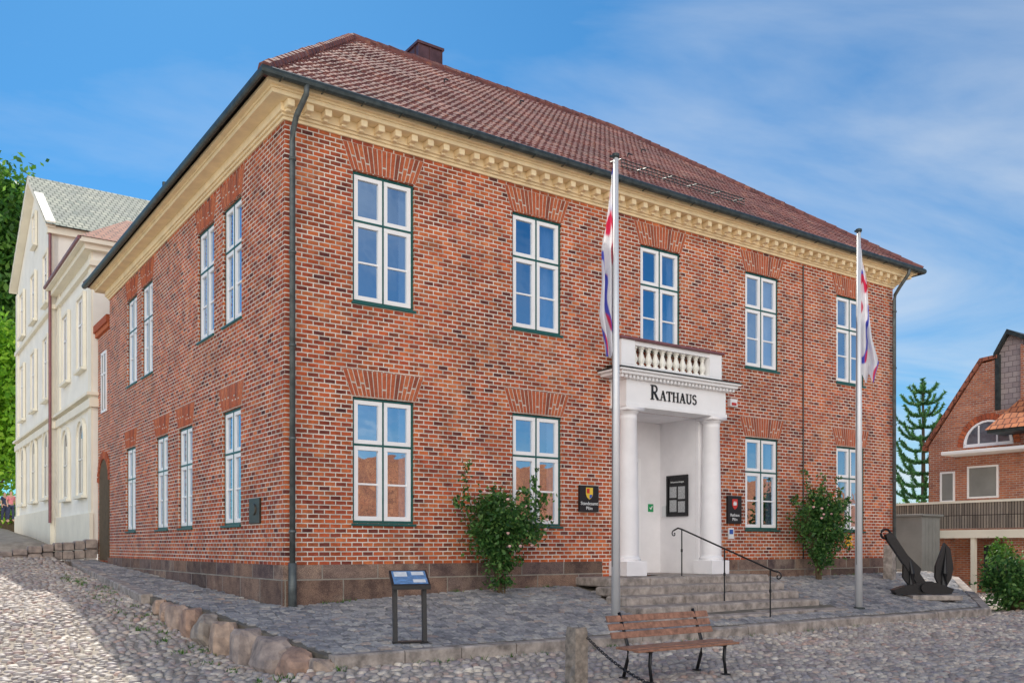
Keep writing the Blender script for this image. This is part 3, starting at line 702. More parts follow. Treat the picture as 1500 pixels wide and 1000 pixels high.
s=thing('wall_plaque','dark bronze relief plaque on the left side wall beside its nearest window','plaque',-.04,1.52,2.3,-PI/2); p=MB(); p.box(-.3,.3,0,.038,0,.5,.01); p.build('plate','bronze',s); p=MB(); p.lathe((0,0,0),[(.12,0),(.10,.02)],16); o=p.build('relief','bronze',s); o.rotation_euler=(PI/2,0,0); o.location=(0,0,.28)
s=thing('notice_board','black framed notice board with pale papers on the inner wall of the entrance','notice board',10.66,.6,2.62,-PI/2)
p=MB(); ring(p,-.37,.37,0,1.05,.06,-.02,.028); p.build('frame','black',s); p=MB(); p.box(-.31,.31,.01,.02,.05,1.0); p.build('backing','black',s)
for k,(x,z,w_,h_) in enumerate(((-.15,.48,.24,.28),(.15,.44,.24,.32),(-.15,.12,.24,.30),(.15,.10,.24,.28))): p=MB(); p.box(x-w_/2,x+w_/2,.003,.009,z,z+h_); p.build('notice','notice',s)
text('lettering','Bekanntmachungen',.06,'paper',s,(0,.005,.86))
s=thing('exit_sign','small green square sign on the back wall of the entrance','sign',10.35,1.235,2.75); p=MB(); p.box(-.09,.09,0,.012,0,.2); p.build('plate','greenp',s); p=MB(); p.prism([(-.05,.1),(0,.05),(.06,.14),(.04,.16),(0,.09),(-.03,.12)],'y',-.003,-.0005); p.build('symbol','white',s)
s=thing('intercom','small grey intercom panel on the entrance wall beside the notice board','intercom',10.66,1.08,2.62,-PI/2); p=MB(); p.box(-.07,.07,0,.035,0,.28,.006); p.build('panel','alu',s)
# ---------------------------------------------------------------- flagpoles
def flagpole(t,u,H,lab):
    z=hp(t,u); s=thing('flagpole',lab,'flagpole',t,u,z,group='flagpoles in front of the town hall')
    p=MB(); p.tube([(0,0,0),(0,0,H*.5),(0,0,H)],[.085,.07,.045],14); p.build('pole','alu',s,smooth=True)
    p=MB(); p.lathe((0,0,0),[(.14,0),(.14,.03),(.1,.04)],14); p.build('base','metal',s)
    p=MB(); p.lathe((0,0,H),[(.05,-.02),(.07,.0),(.07,.05),(.03,.07)],12); p.box(-.14,.06,-.02,.02,H-.03,H+.0); p.build('finial','metal',s)
    p=MB(); p.tube([(-.09,0,1.0),(-.07,0,H-.05)],.006,4); p.build('halyard','black',s)
    return z
def flag(t,u,ztop,zbot,prof,lab,side):
    s=MB(); s.uv=[]; nz,nx_=80,48
    for j in range(nz+1):
        f=j/nz; wd=interp(f,prof)
        for i in range(nx_+1):
            g_=i/nx_; am=.02+.09*f*(1-.3*g_)
            x=side*(.055+wd*(g_**.9+.20*math.sin(g_*10+f*4)*g_*(1-g_)*2)); y=am*math.sin(g_*11+f*3.2)+.03*math.sin(f*8+g_*4)
            zz=lerp(ztop,zbot,f)-g_*.5*(1-f)**2*1.2+.22*g_*math.sin(f*5+1)*f*(1-f)*2-(.25*abs(math.sin(g_*6))*f**6)
            s.v.append((x,y,zz)); s.uv.append((g_*1.5,f*3.6))
    for j in range(nz):
        for i in range(nx_): q=j*(nx_+1)+i; s.f.append((q,q+1,q+nx_+2,q+nx_+1))
    o=s.build('flag','flag',smooth=True); place(o,t,u,0,-ROT); tag(o,lab,'flag','limp white flags')
flagpole(5.12,-3.32,8.6,'tall grey flagpole on the pavement left of the entrance steps')
t2,u2=loc_of(.3785*20.8,20.8)
FZ2=flagpole(t2,u2,8.55,'tall grey flagpole on the pavement near the right end of the hall')
flag(5.12,-3.32,8.9,5.60,[(0,.06),(.25,.13),(.4,.21),(.6,.20),(.8,.25),(1,.14)],'white flag with coloured lines hanging limp from the left flagpole',-1)
flag(t2,u2,8.75,5.80,[(0,.05),(.2,.11),(.45,.18),(.7,.27),(.9,.42),(1,.32)],'white flag with coloured lines hanging limp from the right flagpole',1)
# ---------------------------------------------------------------- info stand
ti,ui=loc_of((600-750)/1342*14.0,14.0); zi=hp(ti,ui)
s=thing('info_stand','slim black information lectern with tilted panel standing on the sett pavement','information stand',ti,ui,zi,-.35)
for x in (-.225,.225):
    p=MB(); p.prism([(-.10,.015),(.03,.015),(.10,.98),(-.02,.94)],'x',x-.032,x+.032); p.build('leg','black',s)
p=MB(); p.box(-.27,.27,-.12,.10,0,.025,.004); p.build('base_plate','black',s)
p=MB(); p.prism([(-.22,.82),(-.22,.885),(.22,1.10),(.22,1.035)],'x',-.29,.29); pa=p.build('panel','black',s)
def tl(x,y,o_=.004): return (x,y,.885+(y+.22)*.4886+o_)
p=MB(); p.quad(tl(-.26,-.19),tl(.26,-.19),tl(.26,.19),tl(-.26,.19)); p.build('panel_face','slateblue',pa)
for q in ((-.23,-.03,.02,.16),(.04,.23,.06,.16),(.04,.23,-.15,-.06)):
    p=MB(); p.quad(tl(q[0],q[2],.007),tl(q[1],q[2],.007),tl(q[1],q[3],.007),tl(q[0],q[3],.007)); p.build('printed_text','paper',pa)
# ---------------------------------------------------------------- bench
s=thing('park_bench','slatted brown wooden bench on a black iron frame standing on the cobbles','bench',3.0,-6.85,0)
zb=h(3.0,-6.9); s.location.z=zb+.03
p=MB()
for i in range(4): y=-.42+i*.115; p.box(-.98,.98,y,y+.095,.43-(.012 if i==0 else 0),.465-(.012 if i==0 else 0),.006)
p.build('seat','wood',s)
p=MB()
for k,(y,z) in enumerate(((.08,.56),(.13,.67),(.175,.78))):
    n=len(p.v); p.box(-.98,.98,0,.03,0,.095,.006)
    for i in range(n,len(p.v)):
        X,Y,Z=p.v[i]; p.v[i]=(X,y+Y+Z*.42,z+Z*.9)
p.build('backrest','wood',s)
for x in (-.72,.72):
    p=MB(); p.tube([(x,-.40,0),(x,-.36,.22),(x,-.38,.42)],.024,8); p.tube([(x,.16,0),(x,.08,.25),(x,.06,.43),(x,.12,.58),(x,.25,.90)],.024,8); p.tube([(x,-.40,.415),(x,.08,.415)],.022,8)
    for y in (-.40,.16): p.box(x-.04,x+.04,y-.05,y+.05,0,.02)
    p.build('leg','black',s,smooth=True)
def rough_post(w_,H,seed):
    m=MB(); n=14
    for j in range(n+1):
        z=H*j/n
        for (x,y) in ((-1,-1),(-.4,-1.04),(.4,-1.03),(1,-1),(1.03,0),(1,1),(0,1.05),(-1,1),(-1.04,0)):
            k=w_/2*(1-.05*j/n)*(.88 if j==n else 1); q=noise.noise(Vector((x*2+seed,y*2,z*6)))*.03
            m.v.append((x*k+q,y*k+q*.7,z+(q if j==n else 0)))
    for j in range(n):
        for i in range(9): i2=(i+1)%9; m.f.append((j*9+i,j*9+i2,j*9+9+i2,j*9+9+i))
    m.f.append(tuple(n*9+i for i in range(9))); return m
o=rough_post(.21,.80,3).build('stone_post','postgranite',uv=False); place(o,1.20,-7.0,h(1.22,-7)-.0,0); tag(o,'rough squared granite post at the left end of the wooden bench','stone post')
ch=MB(); P0=Wd(1.30,-7.05,h(1.2,-7)+.70); P1=Vector((2.3,9.5,.30))
nl=60
pts=[P0.lerp(P1,i/nl)+Vector((0,0,-.26*4*(i/nl)*(1-i/nl))) for i in range(nl+1)]
for i in range(nl):
    a_,b_=pts[i],pts[i+1]; d=(b_-a_).normalized(); c_=(a_+b_)/2; side=d.cross(Vector((0,0,1))).normalized(); up=side.cross(d)
    ax=side if i%2 else up; ln=(b_-a_).length*.75
    ch.tube([c_+d*ln*math.cos(k*PI/5)+ax*.018*math.sin(k*PI/5) for k in range(11)],.006,4,cap=False)
o=ch.build('chain','black',uv=False); tag(o,'dark iron chain sagging from the granite post beside the bench','chain')
o=rough_post(.26,1.0,9).build('stone_post','granite',uv=False); tb,ub_=loc_of((1303-750)/1342*26.3,26.3); place(o,tb,ub_,hp(tb,ub_)-.02,.2); tag(o,'squared granite post on the pavement between the right downpipe and the anchor','stone post')
# ---------------------------------------------------------------- anchor
ta,ua=loc_of(.443*23.3,23.3); za=hp(ta,ua)
s=thing('ship_anchor','big black ship anchor on a low stone slab at the right end of the pavement','anchor',ta,ua,za,-ROT)
p=MB(); p.box(-.30,.95,-.40,.40,-.05,.08,.02); p.build('slab','granite',s)
p=MB(); p.prism([(-.60,.10),(-.66,.20),(-.40,.30),(.0,.40),(.30,.42),(.62,.32),(.86,.22),(.80,.10)],'y',-.13,.13); p.tube([(.12,-.20,.26),(.12,.20,.26)],.12,12); p.build('crown','black',s)
p=MB(); p.prism([(.02,.26),(.24,.30),(-.62,1.58),(-.70,1.66),(-.84,1.60),(-.80,1.48)],'y',-.075,.075); p.build('shank','black',s)
p=MB()
p.tube([(-.82+.12*math.cos(k*PI/6),0,1.62+.12*math.sin(k*PI/6)) for k in range(13)],.032,6,cap=False); p.build('shackle','black',s)
for x0,hh,lean in ((-.16,1.02,-.10),(.66,1.30,.05)):
    p=MB()
    cv_=[(x0-.10-lean*.5,.28),(x0-.23,.52),(x0-.22,.80),(x0-.05+lean,hh+.10),(x0+.10+lean,hh-.05),(x0+.23,.74),(x0+.17,.48),(x0+.05,.28)]
    p.prism(cv_,'y',-.045,.045); p.tube([(x0-.02,-.05,.30),(x0-.02,-.10,.62),(x0+lean*.7,-.05,hh)],[.085,.06,.015],8); p.build('fluke','black',s)
# ---------------------------------------------------------------- foliage
def leaves(mb,c,rad,n,size,clumps=40,hollow=.35):
    c=np.array(c);rad=np.array(rad)
    d=rng.normal(size=(clumps,3)); d/=np.linalg.norm(d,axis=1)[:,None]
    cc=c+d*rad*(hollow+(1-hollow)*rng.random((clumps,1))**.6)*.85
    cs=rng.uniform(.12,.30,clumps)*rad.mean()
    idx=rng.integers(0,clumps,n)
    pos=cc[idx]+rng.normal(size=(n,3))*cs[idx][:,None]*.75
    for p_ in pos:
        a=Vector(rng.normal(size=3)).normalized(); b=a.cross(Vector(rng.normal(size=3))).normalized()
        s_=size*rng.uniform(.6,1.35); q=len(mb.v); P=Vector(p_)
        mb.v+=[tuple(P-a*s_),tuple(P+b*s_*.55),tuple(P+a*s_),tuple(P-b*s_*.55)]; mb.f.append((q,q+1,q+2,q+3))
def rose(t,u,H,W_,lab,n,shoots):
    z=hp(t,u); s=thing('rose_bush',lab,'rose bush',t,u,z,group='climbing roses against the front wall')
    p=MB(); tips=[]
    for k in range(11):
        tx=random.uniform(-.42,.42)*W_; hh=H*random.uniform(.6,.95)
        p.tube([(random.uniform(-.08,.08),random.uniform(-.05,.05),0),(tx*.4,-.05,hh*.4),(tx,-.05,hh)],[.022,.016,.007],5)
    for sx,sh in shoots: p.tube([(sx*.3,0,H*.4),(sx*.8,-.03,H*.8),(sx,-.03,sh)],[.012,.008,.004],4); tips.append((sx,sh))
    p.build('stem','stem',s)
    l=MB(); leaves(l,(0,-.16,H*.62),(W_*.62,.40,H*.36),n,.05,58,.25); leaves(l,(-.05,-.1,H*.26),(W_*.32,.26,H*.22),n//5,.045,18,.1)
    for sx,sh in tips: leaves(l,(sx*.9,-.05,lerp(H*.8,sh,.6)),(.16,.08,(sh-H*.7)*.6),90,.045,8,.1)
    l.build('foliage','leaf_rose',s,uv=False)
    f=MB()
    for k in range(10):
        a=random.uniform(-.5,.5)*W_; f.lathe((a,-.50,H*random.uniform(.35,.9)),[(.005,-.03),(.035,0),(.04,.02),(.01,.035)],7)
    f.build('blossom','petal',s,smooth=True)
rose(4.45,-.5,2.3,1.8,'dense climbing rose bush on the brick between the two left windows',5200,[(-.95,2.75),(.6,2.4),(1.15,2.0),(.95,2.6),(-1.15,1.9),(1.3,1.3)])
rose(14.95,-.5,2.65,1.95,'climbing rose bush beside the rightmost ground floor window of the hall',5200,[(-.6,2.9),(.9,2.7),(.1,2.9),(1.3,2.2),(-1.2,2.2)])
def tree(name,lab,X,Z,z0,trunk_h,c_r,n,size,mat,group=None,clumps=70,cat='tree',hollow=.3):
    t,u=loc_of(X,Z); s=thing(name,lab,cat,t,u,z0,group=group)
    p=MB(); p.tube([(0,0,0),(.1,.05,trunk_h*.5),(-.05,0,trunk_h),(0,0,trunk_h+c_r[2])],[.35*c_r[0]/4,.28*c_r[0]/4,.2*c_r[0]/4,.04],10)
    for k in range(8):
        a=k*.8; p.tube([(0,0,trunk_h*.8+k*.15*c_r[2]*.4),(math.cos(a)*c_r[0]*.4,math.sin(a)*c_r[1]*.4,trunk_h+c_r[2]*(.3+.08*k)),(math.cos(a)*c_r[0]*.7,math.sin(a)*c_r[1]*.7,trunk_h+c_r[2]*(.6+.08*k))],[.12*c_r[0]/4,.07*c_r[0]/4,.02],6)
    p.build('trunk','bark',s)
    l=MB(); leaves(l,(0,0,trunk_h+c_r[2]*.8),c_r,n,size,clumps,hollow); l.build('crown',mat,s,uv=False); return s
tree('broadleaf_tree','tall dark green tree behind the far end of the cream house',-.572*74,74,3.5,11,(4.2,5,11),26000,.30,'leaf_tree','trees beyond the cream house',150,hollow=.1)
tree('broadleaf_tree','bright yellow green tree at the far left end of the street',-.567*64,64,3.3,2.5,(3.4,4,7.0),20000,.22,'leaf_lime','trees beyond the cream house',120,hollow=.1)
tree('broadleaf_tree','low green tree beyond the hall at the right, behind the spiky conifer',.455*62,62,0,1.2,(3.2,2.5,2.0),5000,.16,'leaf_tree')
def shrub(lab,px,Z,z0,W_,H,n,mat='leaf_rose',size=.05):
    X=(px-750)/1342*Z; t,u=loc_of(X,Z); s=thing('shrub',lab,'shrub',t,u,z0)
    p=MB()
    for k in range(9): a=random.uniform(0,6.28); q=random.uniform(.2,.45)*W_; p.tube([(0,0,0),(math.cos(a)*q*.5,math.sin(a)*q*.5,H*.4),(math.cos(a)*q,math.sin(a)*q,H*.85)],[.03,.02,.006],5)
    p.build('stem','stem',s); l=MB(); leaves(l,(0,0,H*.5),(W_*.5,W_*.4,H*.5),n,size,60,.1); l.build('foliage',mat,s,uv=False)
shrub('leafy green shrub at the far right edge beyond the pavement end',1488,24.0,.10,2.2,1.6,8500,size=.06)
shrub('tall pale green shrub in front of the brick house with the balcony',1466,31,.1,1.0,2.2,2200,'leaf_tree')
Xm=(1352-750)/1342*48; tm,um=loc_of(Xm,48); s=thing('monkey_puzzle_tree','spiky dark green monkey puzzle conifer between the hall and the brick house','tree',tm,um,0)
TH_=10.4
p=MB(); p.tube([(0,0,0),(.05,0,5),(0,0,TH_)],[.17,.12,.04],8); p.build('trunk','bark',s)
l=MB()
for lev in range(14):
    z=1.9+lev*.61; R=2.5*(1-lev/16.5)**.75+.2; nb_=6
    for k in range(nb_):
        a=k*2*PI/nb_+lev*.7+random.uniform(-.2,.2); Rk=R*random.uniform(.75,1.1)
        ns=int(Rk/.055)
        for i in range(ns):
            f=i/ns; rr=Rk*f*(1-.12*f*f); zz=z+.1-.28*math.sin(f*PI*.5)*Rk*.4+(f**2.4)*Rk*.6
            c_=Vector((rr*math.cos(a),rr*math.sin(a),zz)); dr_=Vector((math.cos(a),math.sin(a),.3+f))
            for m_ in range(6):
                sd=Vector(rng.normal(size=3)); sd=(sd-dr_*sd.dot(dr_)/dr_.length_squared).normalized()
                tip=c_+sd*.145+dr_*.08; q=len(l.v); wv=dr_.cross(sd).normalized()*.04
                l.v+=[tuple(c_-wv-dr_*.02),tuple(c_+wv+dr_*.05),tuple(tip)]; l.f.append((q,q+1,q+2))
for k in range(200):
    z=TH_-1.0+random.random()*1.2; a=random.random()*6.28; c_=Vector((0,0,z)); tip=c_+Vector((math.cos(a)*.18,math.sin(a)*.18,.1)); q=len(l.v); l.v+=[tuple(c_),tuple(c_+Vector((.03,.03,.08))),tuple(tip)]; l.f.append((q,q+1,q+2))
l.build('crown','leaf_monkey',s,uv=False)
# ---------------------------------------------------------------- left: annex + cream house
cn=thing('brick_annex','narrow red brick annex with arched passage between the hall and the cream house','building',0,15.05)
p=MB(); p.box(.15,6,0.55,2.55,.6,9.1)
p.build('wall','brick',cn)
p=MB(); p.box(.0,6.1,.52,2.6,9.1,9.35,.01); p.box(.06,6.1,.52,2.58,8.95,9.1); p.build('cornice','vbrick',cn)
m_,nt_,b_=newmat('reflecting_pane'); b_.inputs['Roughness'].default_value=.06; b_.inputs['Specular IOR Level'].default_value=1.0; b_.inputs['IOR'].default_value=1.7
nt_.links.new(ramp(nt_,noisec(nt_,3),[(.35,(.05,.065,.09)),(.65,(.14,.17,.21))]),b_.inputs['Base Color']); M['paneblue']=m_
def sidewin(parent,u,z,w_,H,x=0,arched=False,fm='white',surround=None):
    f=MB()
    pts=[(-w_/2,0),(w_/2,0),(w_/2,H)]+([(w_/2*math.cos(a),H+w_/2*math.sin(a)) for a in np.linspace(.2,PI-.2,9)] if arched else [])+[(-w_/2,H)]
    n=len(pts); inner=[(a*(1-.16),.08+b*(1-.16/max(1,H))) for a,b in pts]
    for i in range(n):
        j=(i+1)%n; f.prism([pts[i],pts[j],inner[j],inner[i]],'y',-.02,.03)
    f.box(-.03,.03,-.025,.02,.1,H); f.box(-w_/2+.06,w_/2-.06,-.028,.02,H*.62,H*.62+.05)
    fr=f.build('window',fm,parent); fr.location=(x,u,z); fr.rotation_euler=(0,0,-PI/2)
    g_=MB(); g_.prism(inner,'y',.003,.008); g_.build('pane','paneblue',fr)
    if surround:
        k=MB(); o2=[(a*1.22,b*1.03-.04 if b<.1 else b+.12) for a,b in pts]
        for i in range(n):
            j=(i+1)%n; k.prism([o2[i],o2[j],pts[j],pts[i]],'y',-.09,.02)
        k.box(-w_*.68,w_*.68,-.16,.02,-.14,-.045)
        k.build('surround',surround,fr)
    return fr
sidewin(cn,1.5,6.3,.8,2.0,x=.13)
p=MB(); p.prism([(-.75,0),(.75,0)]+[(.75*math.cos(a),2.6+.75*math.sin(a)) for a in np.linspace(0,PI,11)],'y',-.02,.02); o=p.build('passage_door','stem',cn); o.location=(.14,1.45,1.4); o.rotation_euler=(0,0,-PI/2)
p=MB()
for i in range(15):
    a0=PI*i/15+.02; a1=PI*(i+1)/15-.02; p.prism([(.76*math.cos(a0),2.6+.76*math.sin(a0)),(.76*math.cos(a1),2.6+.76*math.sin(a1)),(1.0*math.cos(a1),2.6+1.0*math.sin(a1)),(1.0*math.cos(a0),2.6+1.0*math.sin(a0))],'y',-.05,.0)
o=p.build('passage_arch','vbrick',cn); o.location=(.14,1.45,1.4); o.rotation_euler=(0,0,-PI/2)
CH=thing('cream_house','tall cream rendered house with street gable, arched ground floor windows and pale green roof','building',0,17.6)
U1=7.1; U2=18.3; Z0=1.6; ZN=11.9; ZE=14.7; ZPK=18.0; um_=12.0
p=MB(); p.box(0,14,0.05,U1,Z0,ZN)
p.box(-.15,16,U1,U2,Z0,ZE); p.prism([(U1,ZE),(U2,ZE),(um_,ZPK)],'x',-.15,16)
p.build('wall','creamwall',CH)
p=MB(); p.box(.6,15.9,U1-.06,U1-.002,ZN+.2,ZE-.35); p.build('slate_cladding','slate',CH)
p=MB()
for zz,dz,v in ((6.6,.28,.14),(7.0,.10,.22),(11.4,.18,.14)):
    p.box(-v,14,-.0-.1,U1-.004,zz,zz+dz); p.box(-.15-v,16,U1-.1,U2+.1,zz+.004,zz+dz+.003)
p.box(-.30,14,-.2,U1-.004,ZN,ZN+.18); p.box(-.48,14,-.35,U1-.004,ZN+.18,ZN+.34)
p.box(-.42,16,U1-.22,U1+.05,ZE-.3,ZE)
p.prism([(U1-.3,ZE-.1),(U1-.3,ZE+.15),(um_,ZPK+.30),(U2+.3,ZE+.15),(U2+.3,ZE-.1),(um_,ZPK)],'x',-.5,-.14)
p.box(-.24,0,U1,U1+.6,Z0,ZE-.3); p.box(-.24,0,U2-.6,U2,Z0,ZE-.3); p.box(-.06,0.0,.06,.6,Z0,ZN); p.box(-.06,0.0,U1-.6,U1,Z0,ZN)
p.box(-.12,0,.0,U1,Z0,3.0); p.box(-.30,-.1,U1+.001,U2,Z0,3.35)
p.build('moulding','trim',CH)
p=MB(); p.quad((-.52,U1-.45,ZE-.02),(16.2,U1-.45,ZE-.02),(16.2,um_,ZPK+.34),(-.52,um_,ZPK+.34)); p.quad((-.52,U2+.45,ZE-.02),(16.2,U2+.45,ZE-.02),(16.2,um_,ZPK+.34),(-.52,um_,ZPK+.34)); p.build('roof','greentile',CH)
p=MB(); p.quad((-.5,-.4,ZN+.345),(14,-.4,ZN+.345),(14,3.4,ZN+2.4),(1.8,3.4,ZN+2.4)); p.quad((-.5,-.4,ZN+.345),(-.5,U1,ZN+.345),(1.8,U1,ZN+2.4),(1.8,3.4,ZN+2.4)); p.quad((1.8,3.4,ZN+2.4),(14,3.4,ZN+2.4),(14,U1,ZN+2.4),(1.8,U1,ZN+2.4)); p.build('front_roof','red_roof',CH)
p=MB(); p.tube([(-.32,U1-.1,ZE-.2),(-.32,U1-.1,2.8)],.06,8); p.build('downpipe','copper',CH)
p=MB(); p.tube([(-.5,-.35,ZN+.3),(-.5,U1-.05,ZN+.3)],.07,8); p.build('gutter','copper',CH)
p=MB(); p.tube([(5,um_-1.5,ZPK-.6),(5,um_-1.5,ZPK+.8)],.10,8); p.build('vent_pipe','metal',CH)
for uu in (1.9,5.0):
    sidewin(CH,uu,3.7,1.25,2.0,x=-.03,arched=True,surround='trim',fm='creamwall'); sidewin(CH,uu,8.2,1.15,2.5,x=-.03,surround='trim')
for uu in (8.7,12.3,16.0):
    sidewin(CH,uu,3.9,1.4,2.1,x=-.19,arched=True,surround='trim',fm='creamwall'); sidewin(CH,uu,8.0,1.15,2.5,x=-.19,surround='trim')
    sidewin(CH,uu,12.0,1.1,2.0,x=-.19,surround='trim')
sidewin(CH,um_,15.3,.8,1.3,x=-.19,surround='trim')
rw=thing('retaining_wall','low rough stone retaining wall in front of the cream house terrace','wall',0,17.45)
p=MB()
x=.1
while x>-3.4:
    wd=random.uniform(.25,.5); top=interp(x,[(-3.6,1.55),(0,2.12)])+random.uniform(-.04,.04); nk=3
    for k in range(nk):
        za_=1.1+(top-1.1)*k/nk; off=random.uniform(-.12,.0)
        p.box(x-wd+.01+random.uniform(0,.03),x-.01,random.uniform(-.06,.0),.5,za_+.008,1.1+(top-1.1)*(k+1)/nk-.008,.035)
    x-=wd
p.build('stones','boulder',rw)
X_=-.565*70; t_,u_=loc_of(X_,70); s=thing('street_hedge','low bright hedge closing the far end of the left street','hedge',t_,u_,3.3,-ROT)
p=MB(); p.box(-7,6,-.3,.3,-.5,1.6); p.build('stem','stem',s)
l=MB()
for k in range(13): leaves(l,(-6.5+k,0,1.4),(.9,.8,1.5),520,.11,14,.2)
l.build('foliage','leaf_lime',s,uv=False)
def person(px,Z,lab,shirt,z0,hgt=1.7,yaw=0):
    X=(px-750)/1342*Z; t,u=loc_of(X,Z); s=thing('person',lab,'person',t,u,z0,yaw); k=hgt/1.75
    def skin(name,verts,edges,rad,mat,lv=1):
        me=bpy.data.meshes.new(name); me.from_pydata([tuple(c*k for c in v) for v in verts],edges,[]); me.materials.append(M[mat]); o=bpy.data.objects.new(name,me); C.objects.link(o); o.parent=s
        md=o.modifiers.new('s','SKIN')
        for i,r_ in enumerate(rad): sv=me.skin_vertices[0].data[i]; sv.radius=(r_*k,r_*k) if not isinstance(r_,tuple) else (r_[0]*k,r_[1]*k)
        me.skin_vertices[0].data[0].use_root=True
        sb=o.modifiers.new('b','SUBSURF'); sb.levels=lv; sb.render_levels=lv; return o
    V=[(0,0,.95),(0,0,1.15),(0,0,1.40),(0,0,1.50),(0,-.01,1.60),(0,-.01,1.70),(.17,0,1.42),(.24,.02,1.15),(.24,-.08,.92),(.24,-.11,.82),(-.17,0,1.42),(-.24,.02,1.15),(-.24,-.08,.92),(-.24,-.11,.82),(.09,0,.88),(.10,-.06,.5),(.10,-.04,.08),(.10,-.16,.03),(-.09,0,.88),(-.10,.06,.5),(-.10,.12,.08),(-.10,.0,.03)]
    E=[(0,1),(1,2),(2,3),(3,4),(4,5),(2,6),(6,7),(7,8),(8,9),(2,10),(10,11),(11,12),(12,13),(0,14),(14,15),(15,16),(16,17),(0,18),(18,19),(19,20),(20,21)]
    R=[(.13,.10),(.12,.09),(.14,.09),.05,.085,.06,.055,.042,.032,.028,.055,.042,.032,.028,.085,.058,.038,.03,.085,.058,.038,.03]
    skin('body',V,E,R,'skin')
    skin('shirt',[(0,0,.92),(0,0,1.2),(0,0,1.40),(.17,0,1.42),(.23,.01,1.22),(-.17,0,1.42),(-.23,.01,1.22)],[(0,1),(1,2),(2,3),(3,4),(2,5),(5,6)],[(.16,.125),(.15,.115),(.16,.11),.075,.062,.075,.062],shirt)
    skin('trousers',[(0,0,.95),(.09,0,.87),(.10,-.055,.5),(.10,-.04,.12),(-.09,0,.87),(-.10,.055,.5),(-.10,.11,.12)],[(0,1),(1,2),(2,3),(0,4),(4,5),(5,6)],[(.155,.12),.105,.08,.06,.105,.08,.06],'navy')
    skin('hair',[(0,.02,1.62),(0,.02,1.70)],[(0,1)],[.09,.075],'hair')
person(16,50,'person in a pink top walking at the far end of the left street','pink',3.2,1.7,.4)
person(7,52,'person in dark clothes walking beside the one in pink','navy',3.22,1.75,.6)
# ---------------------------------------------------------------- right brick house
RH=thing('brick_house','modern orange brick house with steep gable, arched window and balcony at the right edge','building',28.7,0)
gz0=-.2
p=MB()
p.prism([(4.45,gz0),(4.45,5.85),(2.3,8.85),(1.65,8.95),(1.65,gz0)],'x',0,8)
p.prism([(.85,gz0),(.85,9.35),(.1,9.0),(-6,3.8),(-6,gz0)],'x',0,8)
p.box(0.02,8,.85,1.65,gz0,7.0)
p.build('wall','brick_new',RH)
p=MB(); p.prism([(1.72,6.9),(1.72,9.1),(1.3,9.85),(.8,9.55),(.8,6.9)],'x',.12,6); p.build('glazed_slot','slate',RH)
p=MB(); p.prism([(1.80,9.0),(1.80,9.15),(1.3,9.98),(.6,9.60),(.6,9.45),(1.3,9.80)],'x',-.12,6); p.prism([(1.78,7.0),(1.78,9.1),(1.62,9.1),(1.62,7.0)],'x',-.03,.1); p.build('slot_frame','metal',RH)
p=MB(); p.prism([(4.68,5.72),(4.68,5.88),(2.35,9.06),(1.7,9.10),(1.7,8.97),(2.28,8.93)],'x',-.08,8.1); p.prism([(.62,9.32),(.62,9.50),(.1,9.22),(-6.3,3.8),(-6.2,3.6),(.1,9.02)],'x',-.12,8.1); p.build('roof','red_roof',RH)
p=MB(); p.quad((-1.2,1.55,6.15),(-1.2,-5,6.15),(0,-5,7.3),(0,.9,7.3)); p.quad((-1.2,1.55,6.15),(0,1.6,6.2),(0,.9,7.3)); p.build('dormer_roof','orange_roof',RH)
p=MB(); p.box(-1.15,0,-4,1.5,6.02,6.14); p.build('dormer_fascia','metal',RH)
p=MB(); p.box(-1.1,0,-4,3.3,5.36,5.48,.01); p.build('canopy','white',RH)
f=MB(); cx_=2.05
arcpts=[(cx_+.95*math.cos(a),5.72+.95*math.sin(a)) for a in np.linspace(0,PI,15)]; arin=[(cx_+.83*math.cos(a),5.80+.80*math.sin(a)) for a in np.linspace(0,PI,15)]
for i in range(14): f.prism([arcpts[i],arcpts[i+1],arin[i+1],arin[i]],'x',-.05,.02)
f.box(-.05,.02,cx_-.95,cx_+.95,5.68,5.80)
for dx in (-.35,.35): f.box(-.04,.02,cx_+dx-.03,cx_+dx+.03,5.8,6.5)
fw=f.build('arched_window','white',RH); g_=MB(); g_.prism(arin,'x',-.015,-.006); g_.build('pane','paneblue',fw)
p=MB()
for i in range(21):
    a0=PI*i/21+.015; a1=PI*(i+1)/21-.015; p.prism([(cx_+.97*math.cos(a0),5.72+.97*math.sin(a0)),(cx_+.97*math.cos(a1),5.72+.97*math.sin(a1)),(cx_+1.2*math.cos(a1),5.72+1.2*math.sin(a1)),(cx_+1.2*math.cos(a0),5.72+1.2*math.sin(a0))],'x',-.03,.0)
p.build('brick_arch','vbrick',RH)
for (ua_,ub2,za_,zb_) in ((3.35,3.95,3.6,4.8),(1.65,2.85,3.7,4.95),(-1.0,.5,3.3,4.9)):
    f=MB(); f.box(-.05,.02,ua_,ub2,za_,za_+.07); f.box(-.05,.02,ua_,ub2,zb_-.07,zb_); f.box(-.05,.02,ua_,ua_+.07,za_+.07,zb_-.07); f.box(-.05,.02,ub2-.07,ub2,za_+.07,zb_-.07)
    fw=f.build('window','white',RH); g_=MB(); g_.box(-.02,-.004,ua_+.07,ub2-.07,za_+.07,zb_-.07); g_.build('roller_shutter','greypanel',fw)
p=MB(); p.box(-1.9,0,-4,4.9,2.30,2.42); p.box(-2.0,-1.85,-4,5.0,2.16,2.46)
for uu in (4.8,1.6,-1.4): p.box(-1.95,-1.8,uu-.08,uu+.08,gz0,2.16)
bal=p.build('balcony','trim',RH)
p=MB(); p.box(-1.95,-1.9,-4,4.9,2.52,3.45); p.box(-1.9,0,4.85,4.9,2.52,3.45); p.build('railing','reed',bal)
